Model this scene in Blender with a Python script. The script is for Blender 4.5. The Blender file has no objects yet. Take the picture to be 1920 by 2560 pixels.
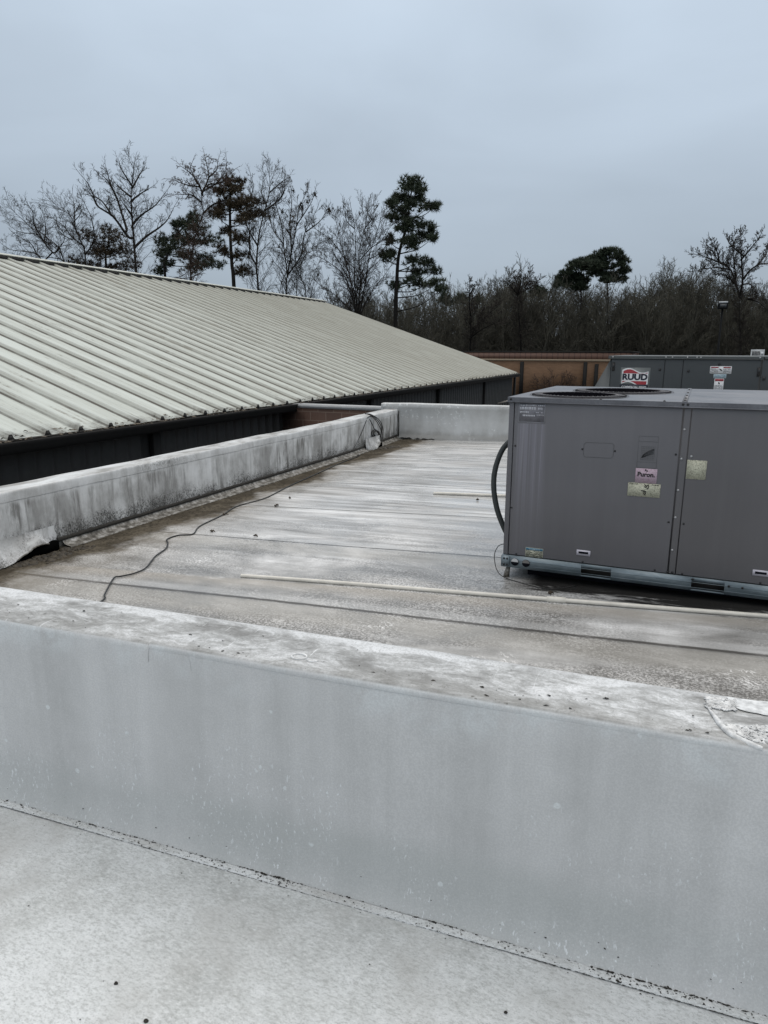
import bpy, math, random
import numpy as np
from mathutils import Vector, Matrix
R = math.radians
S = bpy.context.scene
COL = S.collection

# ------------------------------------------------------------------ camera
YAW, PITCH, ROLL, FPX = R(-22.42662), R(13.00281), R(0.16654), 1741.36
CAM = np.array([0.0, 0.0, 1.6632])
def _rot():
    f = np.array([math.sin(YAW)*math.cos(PITCH), math.cos(YAW)*math.cos(PITCH), -math.sin(PITCH)])
    r = np.array([math.cos(YAW), -math.sin(YAW), 0.0]); u = np.cross(r, f)
    c, s = math.cos(ROLL), math.sin(ROLL)
    return np.array([c*r+s*u, -s*r+c*u, f])
MR = _rot()
cd = bpy.data.cameras.new('camera'); cam = bpy.data.objects.new('camera', cd); COL.objects.link(cam)
cd.sensor_fit = 'HORIZONTAL'; cd.sensor_width = 36; cd.lens = 36*FPX/1920
cd.clip_start = 0.05; cd.clip_end = 2000
mw = Matrix.Identity(4)
for i in range(3):
    mw[i][0], mw[i][1], mw[i][2], mw[i][3] = MR[0][i], MR[1][i], -MR[2][i], CAM[i]
cam.matrix_world = mw
S.camera = cam

# ------------------------------------------------------------------ sky and sun
SUN_EL, SUN_AZ = R(58), R(20)
W = bpy.data.worlds.new('World'); S.world = W; W.use_nodes = True
def world():
    nt = W.node_tree; nt.nodes.clear(); L = nt.links.new
    def N(t, **k):
        n = nt.nodes.new(t)
        for a, b in k.items(): setattr(n, a, b)
        return n
    out = N('ShaderNodeOutputWorld'); bg = N('ShaderNodeBackground'); L(bg.outputs[0], out.inputs[0])
    sky = N('ShaderNodeTexSky', sky_type='NISHITA', sun_disc=False, sun_elevation=SUN_EL, sun_rotation=SUN_AZ)
    tc = N('ShaderNodeTexCoord'); sp = N('ShaderNodeSeparateXYZ'); L(tc.outputs['Generated'], sp.inputs[0])
    # overcast deck: radiance rises towards the zenith
    mr = N('ShaderNodeMapRange'); L(sp.outputs['Z'], mr.inputs[0])
    mr.inputs[1].default_value = 0; mr.inputs[2].default_value = 1; mr.inputs[3].default_value = 0.36; mr.inputs[4].default_value = 1.05
    mp = N('ShaderNodeMapping'); mp.inputs['Scale'].default_value = (1.6, 1.6, 4.2); L(tc.outputs['Generated'], mp.inputs[0])
    no = N('ShaderNodeTexNoise'); no.inputs['Scale'].default_value = 1.5; no.inputs['Detail'].default_value = 5; no.inputs['Roughness'].default_value = .45
    no.inputs['Distortion'].default_value = .3
    L(mp.outputs[0], no.inputs[0])
    nr = N('ShaderNodeMapRange'); L(no.outputs[0], nr.inputs[0])
    nr.inputs[1].default_value = .3; nr.inputs[2].default_value = .7; nr.inputs[3].default_value = .90; nr.inputs[4].default_value = 1.10
    mu = N('ShaderNodeMath', operation='MULTIPLY'); L(mr.outputs[0], mu.inputs[0]); L(nr.outputs[0], mu.inputs[1])
    # bluish low cloud; sky above the view made neutral and brighter to light surfaces
    up = N('ShaderNodeMapRange', interpolation_type='SMOOTHSTEP'); L(sp.outputs['Z'], up.inputs[0])
    up.inputs[1].default_value = .36; up.inputs[2].default_value = .80
    cr = N('ShaderNodeMixRGB'); cr.inputs[1].default_value = (.92, 1.08, 1.26, 1); cr.inputs[2].default_value = (1.48, 1.43, 1.38, 1); L(up.outputs[0], cr.inputs[0])
    vm = N('ShaderNodeVectorMath', operation='SCALE'); L(cr.outputs[0], vm.inputs[0]); L(mu.outputs[0], vm.inputs['Scale'])
    sk = N('ShaderNodeVectorMath', operation='SCALE'); L(sky.outputs[0], sk.inputs[0]); sk.inputs['Scale'].default_value = .10
    mx = N('ShaderNodeMixRGB'); mx.inputs[0].default_value = .94; L(sk.outputs[0], mx.inputs[1]); L(vm.outputs[0], mx.inputs[2])
    L(mx.outputs[0], bg.inputs[0]); bg.inputs[1].default_value = 1.0
world()
sl = bpy.data.lights.new('sun', 'SUN'); sl.energy = .8; sl.angle = R(40); sl.color = (1, .97, .93)
so = bpy.data.objects.new('sun', sl); COL.objects.link(so)
sd = Vector((math.sin(SUN_AZ)*math.cos(SUN_EL), math.cos(SUN_AZ)*math.cos(SUN_EL), math.sin(SUN_EL)))
so.rotation_euler = sd.to_track_quat('Z', 'Y').to_euler(); so.location = (0, 0, 60)
S.view_settings.view_transform = 'Standard'; S.view_settings.look = 'None'
S.view_settings.exposure = 0; S.view_settings.gamma = 1

# ------------------------------------------------------------------ helpers: where a thing stands
def ray(x, y): return MR.T @ np.array([(x-960)/FPX, -(y-1280)/FPX, 1.0])
def at_z(x, y, z):
    r = ray(x, y); return CAM + r*((z-CAM[2])/r[2])
def at_y(x, y, Y):
    r = ray(x, y); return CAM + r*((Y-CAM[1])/r[1])
def at_x(x, y, X):
    r = ray(x, y); return CAM + r*((X-CAM[0])/r[0])
def at_d(x, y, D):
    r = ray(x, y); h = MR[2].copy(); h[2] = 0; h /= np.linalg.norm(h)
    return CAM + r*(D/np.dot(r, h))
FH = MR[2].copy(); FH[2] = 0; FH /= np.linalg.norm(FH)
XL = -5.005; DK = .02
def deckz(x): return -.067 + DK*(x-XL)
def on_deck(x, y, up=0.0):
    r = ray(x, y); t = (-.067+up-DK*XL-CAM[2]+DK*CAM[0])/(r[2]-DK*r[0]); return CAM + r*t

# ------------------------------------------------------------------ helpers: materials
class Mt:
    def __init__(s, name):
        s.m = bpy.data.materials.new(name); s.m.use_nodes = True
        s.t = s.m.node_tree; s.t.nodes.clear(); s.L = s.t.links.new
        s.o = s.t.nodes.new('ShaderNodeOutputMaterial'); s.b = s.t.nodes.new('ShaderNodeBsdfPrincipled')
        s.L(s.b.outputs[0], s.o.inputs[0])
        s.P = s.t.nodes.new('ShaderNodeTexCoord').outputs['Object']
    def n(s, t, **k):
        n = s.t.nodes.new(t)
        for a, b in k.items(): setattr(n, a, b)
        return n
    def put(s, sock, v):
        if hasattr(v, 'is_linked') or isinstance(v, bpy.types.NodeSocket): s.L(v, sock)
        elif isinstance(v, (tuple, list)) and len(v) == 3 and sock.type == 'RGBA': sock.default_value = (*v, 1)
        else: sock.default_value = v
    def map(s, sc=(1, 1, 1), loc=(0, 0, 0), rot=(0, 0, 0), v=None):
        n = s.n('ShaderNodeMapping'); s.L(v or s.P, n.inputs[0])
        n.inputs['Scale'].default_value = sc; n.inputs['Location'].default_value = loc; n.inputs['Rotation'].default_value = rot
        return n.outputs[0]
    def noise(s, scale, detail=4, rough=.55, dist=0, v=None, col=False):
        n = s.n('ShaderNodeTexNoise'); s.L(v or s.P, n.inputs[0])
        n.inputs['Scale'].default_value = scale; n.inputs['Detail'].default_value = detail
        n.inputs['Roughness'].default_value = rough; n.inputs['Distortion'].default_value = dist
        return n.outputs[1 if col else 0]
    def vor(s, scale, v=None, feature='F1', rnd=1, out='Distance'):
        n = s.n('ShaderNodeTexVoronoi', feature=feature); s.L(v or s.P, n.inputs[0])
        n.inputs['Scale'].default_value = scale; n.inputs['Randomness'].default_value = rnd
        return n.outputs[out]
    def math(s, op, a, b=0.0, c=None):
        n = s.n('ShaderNodeMath', operation=op); s.put(n.inputs[0], a); s.put(n.inputs[1], b)
        if c is not None: s.put(n.inputs[2], c)
        return n.outputs[0]
    def mul(s, a, b): return s.math('MULTIPLY', a, b)
    def add(s, a, b): return s.math('ADD', a, b)
    def sub(s, a, b): return s.math('SUBTRACT', a, b)
    def ss(s, x, lo, hi, a=0.0, b=1.0):
        n = s.n('ShaderNodeMapRange', interpolation_type='SMOOTHSTEP'); s.put(n.inputs[0], x)
        flip = lo > hi
        if flip: lo, hi, a, b = hi, lo, b, a
        n.inputs[1].default_value = lo; n.inputs[2].default_value = hi; n.inputs[3].default_value = a; n.inputs[4].default_value = b
        return n.outputs[0]
    def mix(s, f, a, b, mode='MIX'):
        n = s.n('ShaderNodeMixRGB', blend_type=mode); s.put(n.inputs[0], f); s.put(n.inputs[1], a); s.put(n.inputs[2], b)
        return n.outputs[0]
    def ramp(s, f, st):
        n = s.n('ShaderNodeValToRGB'); s.put(n.inputs[0], f); e = n.color_ramp.elements
        e[0].position, e[0].color = st[0][0], (*st[0][1], 1); e[1].position, e[1].color = st[-1][0], (*st[-1][1], 1)
        for p, c in st[1:-1]:
            q = e.new(p); q.color = (*c, 1)
        return n.outputs[0]
    def xyz(s, v=None):
        n = s.n('ShaderNodeSeparateXYZ'); s.L(v or s.P, n.inputs[0]); return n.outputs
    def bump(s, h, strength=.3, dist=.01):
        n = s.n('ShaderNodeBump'); s.put(n.inputs['Height'], h); n.inputs['Strength'].default_value = strength
        n.inputs['Distance'].default_value = dist; return n.outputs[0]
    def out(s, col, rough=.6, normal=None, metal=0.0, spec=.5):
        s.put(s.b.inputs['Base Color'], col); s.put(s.b.inputs['Roughness'], rough); s.put(s.b.inputs['Metallic'], metal)
        s.b.inputs['Specular IOR Level'].default_value = spec
        if normal is not None: s.L(normal, s.b.inputs['Normal'])
        return s.m
def plain(name, c, rough=.5, metal=0.0, var=.12, scale=6.0, spec=.5):
    m = Mt(name); f = m.noise(scale, 5, .6)
    a = tuple(x*(1-var) for x in c); b = tuple(min(1, x*(1+var)) for x in c)
    return m.out(m.ramp(f, [(.3, a), (.7, b)]), rough, None, metal, spec)

# ------------------------------------------------------------------ helpers: meshes
class MB:
    def __init__(s): s.V = []; s.Fq = []; s.Ft = []; s.Fn = []; s.n = 0
    def pts(s, v):
        v = np.asarray(v, float).reshape(-1, 3); k = s.n; s.V.append(v); s.n += len(v); return k
    def quads(s, v, q): k = s.pts(v); s.Fq.append(np.asarray(q, int).reshape(-1, 4)+k)
    def tris(s, v, q): k = s.pts(v); s.Ft.append(np.asarray(q, int).reshape(-1, 3)+k)
    def poly(s, v): k = s.pts(v); s.Fn.append([k+i for i in range(len(v))])
    def box(s, x0, x1, y0, y1, z0, z1):
        v = [(x, y, z) for z in (z0, z1) for x, y in ((x0, y0), (x1, y0), (x1, y1), (x0, y1))]
        s.quads(v, [(0, 3, 2, 1), (4, 5, 6, 7), (0, 1, 5, 4), (1, 2, 6, 5), (2, 3, 7, 6), (3, 0, 4, 7)])
    def prism(s, poly, axis, a, b):
        """extrude a 2-D polygon along an axis (0 x, 1 y, 2 z)"""
        def P(p, t): q = list(p); q.insert(axis, t); return q
        n = len(poly); v = [P(p, a) for p in poly]+[P(p, b) for p in poly]; k = s.pts(v)
        s.Fn.append([k+i for i in range(n)][::-1]); s.Fn.append([k+n+i for i in range(n)])
        s.Fq.append(np.array([(k+i, k+(i+1) % n, k+n+(i+1) % n, k+n+i) for i in range(n)]))
    def tube(s, P, r, sides=8, cap=True):
        P = np.asarray(P, float); n = len(P); r = np.broadcast_to(np.asarray(r, float), (n,))
        T = np.gradient(P, axis=0); T /= np.linalg.norm(T, axis=1)[:, None]+1e-12
        up = np.array([0, 0, 1.0]) if abs(T[:, 2]).mean() < .9 else np.array([1.0, 0, 0])
        A = np.cross(T, up); A /= np.linalg.norm(A, axis=1)[:, None]+1e-12; B = np.cross(A, T)
        th = np.linspace(0, 2*np.pi, sides, endpoint=False)
        ring = P[:, None]+r[:, None, None]*(A[:, None]*np.cos(th)[None, :, None]+B[:, None]*np.sin(th)[None, :, None])
        k = s.pts(ring); i = np.arange(n-1)[:, None]*sides; j = np.arange(sides)[None]; j2 = (j+1) % sides
        s.Fq.append((np.stack([i+j, i+sides+j, i+sides+j2, i+j2], -1)).reshape(-1, 4)+k)
        if cap and sides > 3:
            s.Fn.append([k+q for q in range(sides)]); s.Fn.append([k+(n-1)*sides+q for q in range(sides)][::-1])
    def disc(s, c, nrm, r, n=16, t=.002):
        c = np.array(c, float); nrm = np.array(nrm, float); s.tube([c, c+nrm*t], r, n)
    def dome(s, c, nrm, r, h):
        c = np.array(c, float); nrm = np.array(nrm, float)
        s.tube([c, c+nrm*h*.5, c+nrm*h*.85, c+nrm*h], [r, r*.85, r*.5, r*.12], 10)
    def build(s, name, mat, parent=None, smooth=False, bevel=0):
        me = bpy.data.meshes.new(name); V = np.concatenate(s.V) if s.V else np.zeros((0, 3))
        loops = []; sizes = []
        if s.Fq: q = np.concatenate(s.Fq); loops.append(q.ravel()); sizes.append(np.full(len(q), 4))
        if s.Ft: q = np.concatenate(s.Ft); loops.append(q.ravel()); sizes.append(np.full(len(q), 3))
        if s.Fn: loops.append(np.concatenate([np.array(f) for f in s.Fn])); sizes.append(np.array([len(f) for f in s.Fn]))
        lo = np.concatenate(loops).astype(np.int32); sz = np.concatenate(sizes).astype(np.int32)
        me.vertices.add(len(V)); me.vertices.foreach_set('co', V.astype(np.float32).ravel())
        me.loops.add(len(lo)); me.loops.foreach_set('vertex_index', lo)
        me.polygons.add(len(sz)); st = np.concatenate([[0], np.cumsum(sz)[:-1]]).astype(np.int32)
        me.polygons.foreach_set('loop_start', st); me.polygons.foreach_set('loop_total', sz)
        me.update(calc_edges=True); me.validate()
        if smooth: me.polygons.foreach_set('use_smooth', np.ones(len(me.polygons), bool))
        if mat: me.materials.append(mat)
        o = bpy.data.objects.new(name, me); COL.objects.link(o)
        if parent: o.parent = parent
        if bevel:
            b = o.modifiers.new('bevel', 'BEVEL'); b.width = bevel; b.segments = 2; b.limit_method = 'ANGLE'
        return o
def tag(o, label, cat, group=None):
    o['label'] = label; o['category'] = cat
    if group: o['group'] = group
    return o
def kind(o, k): o['kind'] = k; return o
def thing(name, loc, label, cat, group=None, rz=0.0):
    o = bpy.data.objects.new(name, None); COL.objects.link(o); o.location = loc; o.rotation_euler = (0, 0, rz)
    o.empty_display_size = .2
    return tag(o, label, cat, group)
def copy_part(src, parent, loc=None):
    c = src.copy(); COL.objects.link(c); c.parent = parent
    if loc is not None: c.location = loc
    return c
def text_mesh(name, body, size, mat, parent, loc, rot=(0, 0, 0), bold=0.0, align='CENTER', sx=1.0):
    cu = bpy.data.curves.new(name, 'FONT'); cu.body = body; cu.size = size; cu.offset = bold
    cu.align_x = align; cu.align_y = 'CENTER'; cu.extrude = .0006; cu.resolution_u = 3
    tmp = bpy.data.objects.new(name, cu); COL.objects.link(tmp)
    bpy.context.view_layer.update()
    me = bpy.data.meshes.new_from_object(tmp.evaluated_get(bpy.context.evaluated_depsgraph_get()))
    bpy.data.objects.remove(tmp)
    me.materials.clear(); me.materials.append(mat)
    o = bpy.data.objects.new(name, me); COL.objects.link(o); o.parent = parent; o.location = loc; o.rotation_euler = rot; o.scale = (sx, 1, 1)
    return o
def smooth_path(P, n=6):
    P = np.asarray(P, float); Q = np.vstack([2*P[0]-P[1], P, 2*P[-1]-P[-2]]); out = []
    for i in range(1, len(Q)-2):
        a, b, c, d = Q[i-1:i+3]
        for t in np.linspace(0, 1, n, endpoint=False):
            out.append(.5*((2*b)+(c-a)*t+(2*a-5*b+4*c-d)*t*t+(3*b-a-3*c+d)*t**3))
    return np.array(out+[P[-1]])

# ------------------------------------------------------------------ materials of the roof
def mat_deck():
    m = Mt('worn_roof_membrane'); x, y, z = m.xyz()
    v1 = m.map((.34, 3.4, 1), rot=(0, 0, R(-4))); v2 = m.map((.8, 12, 1), rot=(0, 0, R(-5)))
    s1 = m.noise(1.0, 7, .6, .6, v1); s2 = m.noise(1.0, 6, .65, .3, v2); bl = m.noise(1.1, 8, .65)
    near = m.ss(m.add(y, m.mul(m.sub(bl, .5), 2.2)), 5.6, 3.5)
    patch = m.noise(1.0, 8, .66, .7, m.map((.8, 1.7, 1), (1, 4, 0), (0, 0, R(-8))))
    fm = m.ss(y, 4.6, 7.5); sx = m.add(m.mul(s1, .55), m.mul(s2, .45)); sp = m.add(m.mul(patch, .7), m.mul(s2, .3))
    st = m.add(m.mul(fm, sx), m.mul(m.sub(1.0, fm), sp))
    far_c = m.ramp(st, [(.37, (.21, .205, .195)), (.44, (.35, .348, .34)), (.50, (.45, .452, .448)), (.55, (.56, .565, .565)), (.63, (.74, .75, .75))])
    st2 = m.add(m.mul(st, .55), m.mul(bl, .45))
    near_c = m.ramp(st2, [(.39, (.165, .162, .154)), (.46, (.250, .248, .240)), (.51, (.330, .329, .322)), (.56, (.45, .451, .445)), (.63, (.67, .675, .675))])
    c = m.mix(near, far_c, near_c)
    # mineral grain
    g = m.noise(70, 3, .75); g2 = m.noise(38, 3, .6)
    gm = m.mul(m.ss(m.noise(1.1, 6, .65, v=m.map((.6, 1.4, 1), (3, 7, 0))), .38, .56, .15, 1), m.ss(y, 7.5, 4, .15, .85))
    c = m.mix(m.mul(gm, m.ss(g, .53, .44, 0, .85)), c, (.085, .08, .074))
    c = m.mix(m.mul(gm, m.ss(g, .56, .63, 0, .6)), c, (.66, .65, .63))
    c = m.mix(m.ss(g2, .62, .70, 0, .22), c, (.15, .145, .135))
    wob = m.mul(m.sub(m.noise(1.4, 5, .6), .5), .16); wf = m.mul(m.sub(m.noise(6, 4, .6), .5), .05)
    for (a, b, w, dark) in ((4.035, .056, .026, .92), (5.53, .065, .022, .85), (6.99, .09, .024, .8), (8.55, .09, .024, .65), (10.1, .09, .028, .5), (2.75, .05, .02, .7)):
        d = m.sub(y, m.add(a, m.mul(x, b)))
        tan = m.mul(m.ss(m.add(d, wob), -.42, -.22), m.ss(m.add(d, wf), -.015, -.06))
        if a < 5.6: c = m.mix(m.mul(tan, .40), c, (.40, .385, .35))
        dd = m.math('ABSOLUTE', m.add(d, m.mul(wf, .5)))
        c = m.mix(m.mul(m.ss(dd, w, w*.35), m.ss(m.noise(7, 4, .6), .33, .50, dark*.6, dark)), c, (.06, .057, .052))
        lip = m.mul(m.ss(d, .012, .03), m.ss(d, .16, .10)); c = m.mix(m.mul(lip, .28), c, (.60, .61, .61))
    # brown silt along the pipe
    d = m.sub(y, m.add(4.58, m.mul(x, .114))); silt = m.mul(m.ss(m.add(d, wob), -.26, -.05), m.ss(d, .02, -.03))
    c = m.mix(m.mul(silt, .5), c, (.36, .325, .275))
    # tread scuffs: short bright bars in patches
    pv = m.map((1, 1, 1), (1.3, .4, 0)); pm = m.mul(m.ss(m.vor(1.5, pv), .26, .12), m.ss(m.noise(2.3, 3), .42, .52))
    wv = m.n('ShaderNodeTexWave', wave_type='BANDS', bands_direction='DIAGONAL'); m.L(m.P, wv.inputs[0])
    wv.inputs['Scale'].default_value = 14; wv.inputs['Distortion'].default_value = 9; wv.inputs['Detail'].default_value = 3; wv.inputs['Detail Scale'].default_value = 2.5
    sc = m.mul(m.mul(pm, m.ss(wv.outputs[1], .66, .86)), m.ss(m.noise(16, 3, .6), .44, .56)); sc = m.mul(sc, m.ss(y, 7, 5.5))
    c = m.mix(m.mul(sc, .8), c, (.74, .74, .73))
    dry = m.mul(m.ss(m.noise(1.6, 7, .7, .8, m.map((.6, 1.7, 1), (5, 2, 0))), .62, .70), .5)
    c = m.mix(dry, c, (.62, .63, .63))
    # silt and algae along the low edge
    e = m.add(m.sub(x, XL), m.add(m.mul(m.sub(m.noise(.9, 5, .6), .5), 1.0), m.mul(m.sub(m.noise(5, 5, .6), .5), .3)))
    c = m.mix(m.ss(e, 1.5, .35, 0, .40), c, (.225, .205, .175))
    c = m.mix(m.ss(e, .58, .38, 0, .95), c, (.045, .036, .023)); c = m.mix(m.mul(m.ss(e, .95, .48), m.ss(m.noise(3.5, 5, .65), .44, .58, .05, .6)), c, (.13, .112, .085))
    c = m.mix(m.mul(m.ss(m.noise(30, 4, .7), .50, .60), m.ss(e, .7, .2)), c, (.03, .026, .02))
    # dark stain below the unit, with its shadow painted into the deck colour
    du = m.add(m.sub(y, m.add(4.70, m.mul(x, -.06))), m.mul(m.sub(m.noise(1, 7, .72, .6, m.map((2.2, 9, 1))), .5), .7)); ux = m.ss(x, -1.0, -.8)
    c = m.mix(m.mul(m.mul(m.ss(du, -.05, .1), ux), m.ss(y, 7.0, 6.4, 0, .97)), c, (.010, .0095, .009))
    rough = m.ss(m.add(m.mul(patch, .6), m.mul(bl, .4)), .40, .60, .10, .55)
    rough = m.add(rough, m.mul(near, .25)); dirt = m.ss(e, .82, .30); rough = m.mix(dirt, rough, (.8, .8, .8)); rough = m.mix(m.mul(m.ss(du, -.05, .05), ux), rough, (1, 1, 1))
    h = m.add(m.mul(g, .3), m.mul(m.noise(9, 5, .6), .6))
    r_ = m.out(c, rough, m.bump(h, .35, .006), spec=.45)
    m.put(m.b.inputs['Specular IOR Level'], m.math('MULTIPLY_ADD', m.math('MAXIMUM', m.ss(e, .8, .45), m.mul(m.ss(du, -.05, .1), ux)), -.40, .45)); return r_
def mat_near_deck():
    m = Mt('pale_roof_membrane')
    b = m.noise(.9, 8, .62, .4); f = m.noise(60, 4, .7, v=m.map((1, 2.2, 1), rot=(0, 0, R(30)))); k = m.noise(7, 7, .7, .6)
    t = m.add(m.mul(b, .6), m.mul(k, .4))
    c = m.ramp(t, [(.38, (.43, .445, .44)), (.47, (.55, .572, .572)), (.55, (.625, .65, .657)), (.66, (.70, .725, .738))])
    f2 = m.noise(170, 3, .7); c = m.mix(m.ss(f, .5, .36, 0, .40), c, (.24, .25, .24)); c = m.mix(m.ss(f2, .47, .36, 0, .4), c, (.27, .28, .275)); c = m.mix(m.ss(f, .54, .64, 0, .45), c, (.74, .76, .765))
    c = m.mix(m.mul(m.ss(m.noise(1.7, 5, .6, v=m.map(loc=(4, 1, 0))), .50, .68), .5), c, (.40, .40, .385)); c = m.mix(m.mul(m.ss(m.noise(.8, 6, .65, .8, m.map((1.6, .7, 1), (2, 5, 0), (0, 0, R(35)))), .54, .68), .45), c, (.39, .40, .395))
    sp = m.ss(m.vor(26), .07, .04); sp = m.mul(sp, m.ss(m.noise(3), .55, .6)); c = m.mix(m.mul(sp, .7), c, (.76, .78, .79))
    return m.out(c, .6, m.bump(m.add(m.mul(f, .4), k), .25, .004), spec=.35)
def mat_parapet():
    """front membrane flashing: local x along the wall, y depth, z height"""
    m = Mt('grey_flashing_membrane'); x, y, z = m.xyz(); nz = m.xyz(m.n('ShaderNodeTexCoord').outputs['Normal'])[2]
    top = m.ss(nz, .55, .85)
    v = m.map((3.2, 1, .16)); s = m.noise(1.3, 6, .55, .2, v); s2 = m.noise(1.0, 5, .6, 0, m.map((17, 1, .5))); bl = m.noise(1.6, 6, .6)
    s3 = m.noise(1.0, 6, .6, .1, m.map((8, 1, .3), (3, 0, 0))); t = m.add(m.add(m.mul(s, .30), m.mul(s3, .28)), m.add(m.mul(bl, .22), m.mul(m.noise(7, 8, .72, .4), .20)))
    face = m.ramp(t, [(.38, (.425, .432, .430)), (.46, (.50, .507, .506)), (.53, (.555, .562, .562)), (.63, (.625, .632, .632))])
    lowz = m.add(z, m.mul(m.sub(m.noise(1.4, 5), .5), .12))
    face = m.mix(m.mul(m.ss(lowz, .20, .07), m.ss(m.noise(1.0, 4, v=m.map(loc=(2, 0, 0))), .36, .55, .15, .50)), face, (.40, .425, .415))
    # scraped paint flecks, mostly low down
    fl = m.mul(m.ss(m.noise(80, 3, .6, .5, m.map((1.3, 1, .5))), .61, .66), m.ss(m.noise(2.2, 4), .44, .56)); fl = m.mul(fl, m.ss(lowz, .50, .20, .06, .9))
    face = m.mix(fl, face, (.70, .73, .745))
    scr = m.mul(m.ss(m.noise(1, 4, .6, .3, m.map((28, 1, 5), rot=(0, R(25), 0))), .68, .71), m.ss(m.noise(1.5, 3, v=m.map(loc=(7, 0, 2))), .53, .60)); face = m.mix(m.mul(scr, .5), face, (.68, .71, .72))
    dots = m.mul(m.ss(m.vor(13), .15, .11), m.ss(m.noise(5.1, 2), .56, .60)); face = m.mix(m.mul(dots, .7), face, (.70, .74, .75))
    # chalky bloom below the top edge
    edge = m.ss(m.add(z, m.mul(m.sub(m.noise(2.2, 6, .6), .5), .30)), .54, .64); bloom = m.mul(m.mul(edge, m.ss(m.noise(9, 6, .7), .36, .55)), m.ss(m.noise(2.6, 4, .6), .40, .54, .1, 1))
    face = m.mix(m.mul(bloom, .62), face, (.63, .665, .675))
    gr = m.noise(160, 2, .6); face = m.mix(m.ss(gr, .40, .62, .22, 0), face, (.31, .32, .325)); face = m.mix(m.ss(m.noise(230, 2, .6), .55, .7, 0, .25), face, (.70, .71, .71))
    # trafficked top
    a = m.noise(4.5, 10, .72, .6, m.map((.8, 1.5, 1))); b = m.noise(17, 7, .72, .8, m.map((.7, 1.4, 1), rot=(0, 0, .3)))
    tt = m.add(m.mul(a, .6), m.mul(b, .4))
    tc = m.ramp(tt, [(.39, (.20, .20, .195)), (.46, (.31, .315, .312)), (.51, (.43, .44, .44)), (.56, (.57, .585, .592)), (.66, (.72, .735, .745))])
    yy = m.add(y, m.mul(m.sub(a, .5), .35))
    tc = m.mix(m.mul(m.ss(yy, .13, .01), .45), tc, (.25, .25, .24)); tc = m.mix(m.ss(yy, .19, .29, 0, .6), tc, (.68, .70, .715))
    tc = m.mix(m.ss(m.noise(120, 3, .7), .52, .40, 0, .3), tc, (.16, .16, .15))
    sc = m.ss(m.noise(1, 3, .5, 0, m.map((60, 5, 1), rot=(0, 0, .5))), .69, .73); tc = m.mix(m.mul(sc, .5), tc, (.74, .76, .77))
    dk = m.mul(m.ss(m.noise(26, 5, .7), .63, .69), m.ss(yy, .16, .04)); tc = m.mix(m.mul(dk, .7), tc, (.06, .055, .045))
    c = m.mix(top, face, tc)
    hh = m.add(m.mul(m.noise(5, 5, .6), .7), m.mul(gr, .25))
    return m.out(c, m.ss(bl, .35, .65, .48, .62), m.bump(hh, .16, .006), spec=.4)
def mat_mildew(streak=1.0):
    """white parapet membrane with black mildew runs; object axes are the roof's own"""
    m = Mt('mildewed_membrane'); x, y, z = m.xyz(); nz = m.xyz(m.n('ShaderNodeTexCoord').outputs['Normal'])[2]
    zz = m.add(z, .067)
    v = m.map((4.5, 4.5, .7)); s = m.noise(1.0, 8, .68, .5, v); s2 = m.noise(1.0, 7, .72, .5, m.map((13, 13, 1.6))); bl = m.noise(2.2, 7, .65)
    base = m.ramp(m.add(m.mul(bl, .6), m.mul(s, .4)), [(.38, (.36, .36, .35)), (.47, (.50, .505, .50)), (.54, (.62, .628, .625)), (.64, (.73, .742, .745))])
    run = m.add(m.mul(s, .55), m.mul(s2, .45)); below = m.ss(m.add(zz, m.mul(m.sub(s2, .5), .10)), .51, .455)
    k = m.mul(m.mul(m.ss(run, .53, .40), below), m.ss(m.noise(.8, 5, .6, v=m.map((1, 1, 1.2), (0, 2, 0))), .36, .60, .25, 1.15))
    c = m.mix(m.mul(k, .85*streak), base, (.15, .146, .138)); sm = m.mul(m.mul(m.ss(m.noise(1, 7, .66, .6, m.map((2.2, 2.2, 1.1), (0, 5, 0))), .47, .60), below), .6); c = m.mix(sm, c, (.25, .247, .238))
    mo = m.noise(85, 8, .80, .5, m.map((1, 1, .6))); low = m.ss(m.add(zz, m.mul(m.sub(bl, .5), .5)), .34, .02)
    c = m.mix(m.mul(m.ss(m.add(mo, m.mul(low, .15)), .56, .66), m.math('MINIMUM', m.mul(low, 1.5*streak), .9)), c, (.025, .025, .022))
    c = m.mix(m.mul(m.ss(m.add(zz, m.mul(m.sub(bl, .5), .12)), .10, .02), .75), c, (.10, .095, .08))
    up = m.mul(m.ss(zz, .44, .56), m.ss(m.noise(.9, 3, v=m.map(loc=(0, 3.1, 0))), .56, .66)); c = m.mix(m.mul(m.mul(m.ss(mo, .5, .58), up), .8*streak), c, (.04, .04, .037))
    tp = m.ss(nz, .6, .85); tcol = m.ramp(m.noise(3, 8, .7, .4, m.map((1, .5, 1))), [(.38, (.26, .255, .24)), (.5, (.48, .485, .48)), (.63, (.64, .66, .665))])
    c = m.mix(tp, c, tcol)
    return m.out(c, .55, m.bump(m.add(mo, m.mul(bl, 2)), .2, .008), spec=.4)
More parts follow.
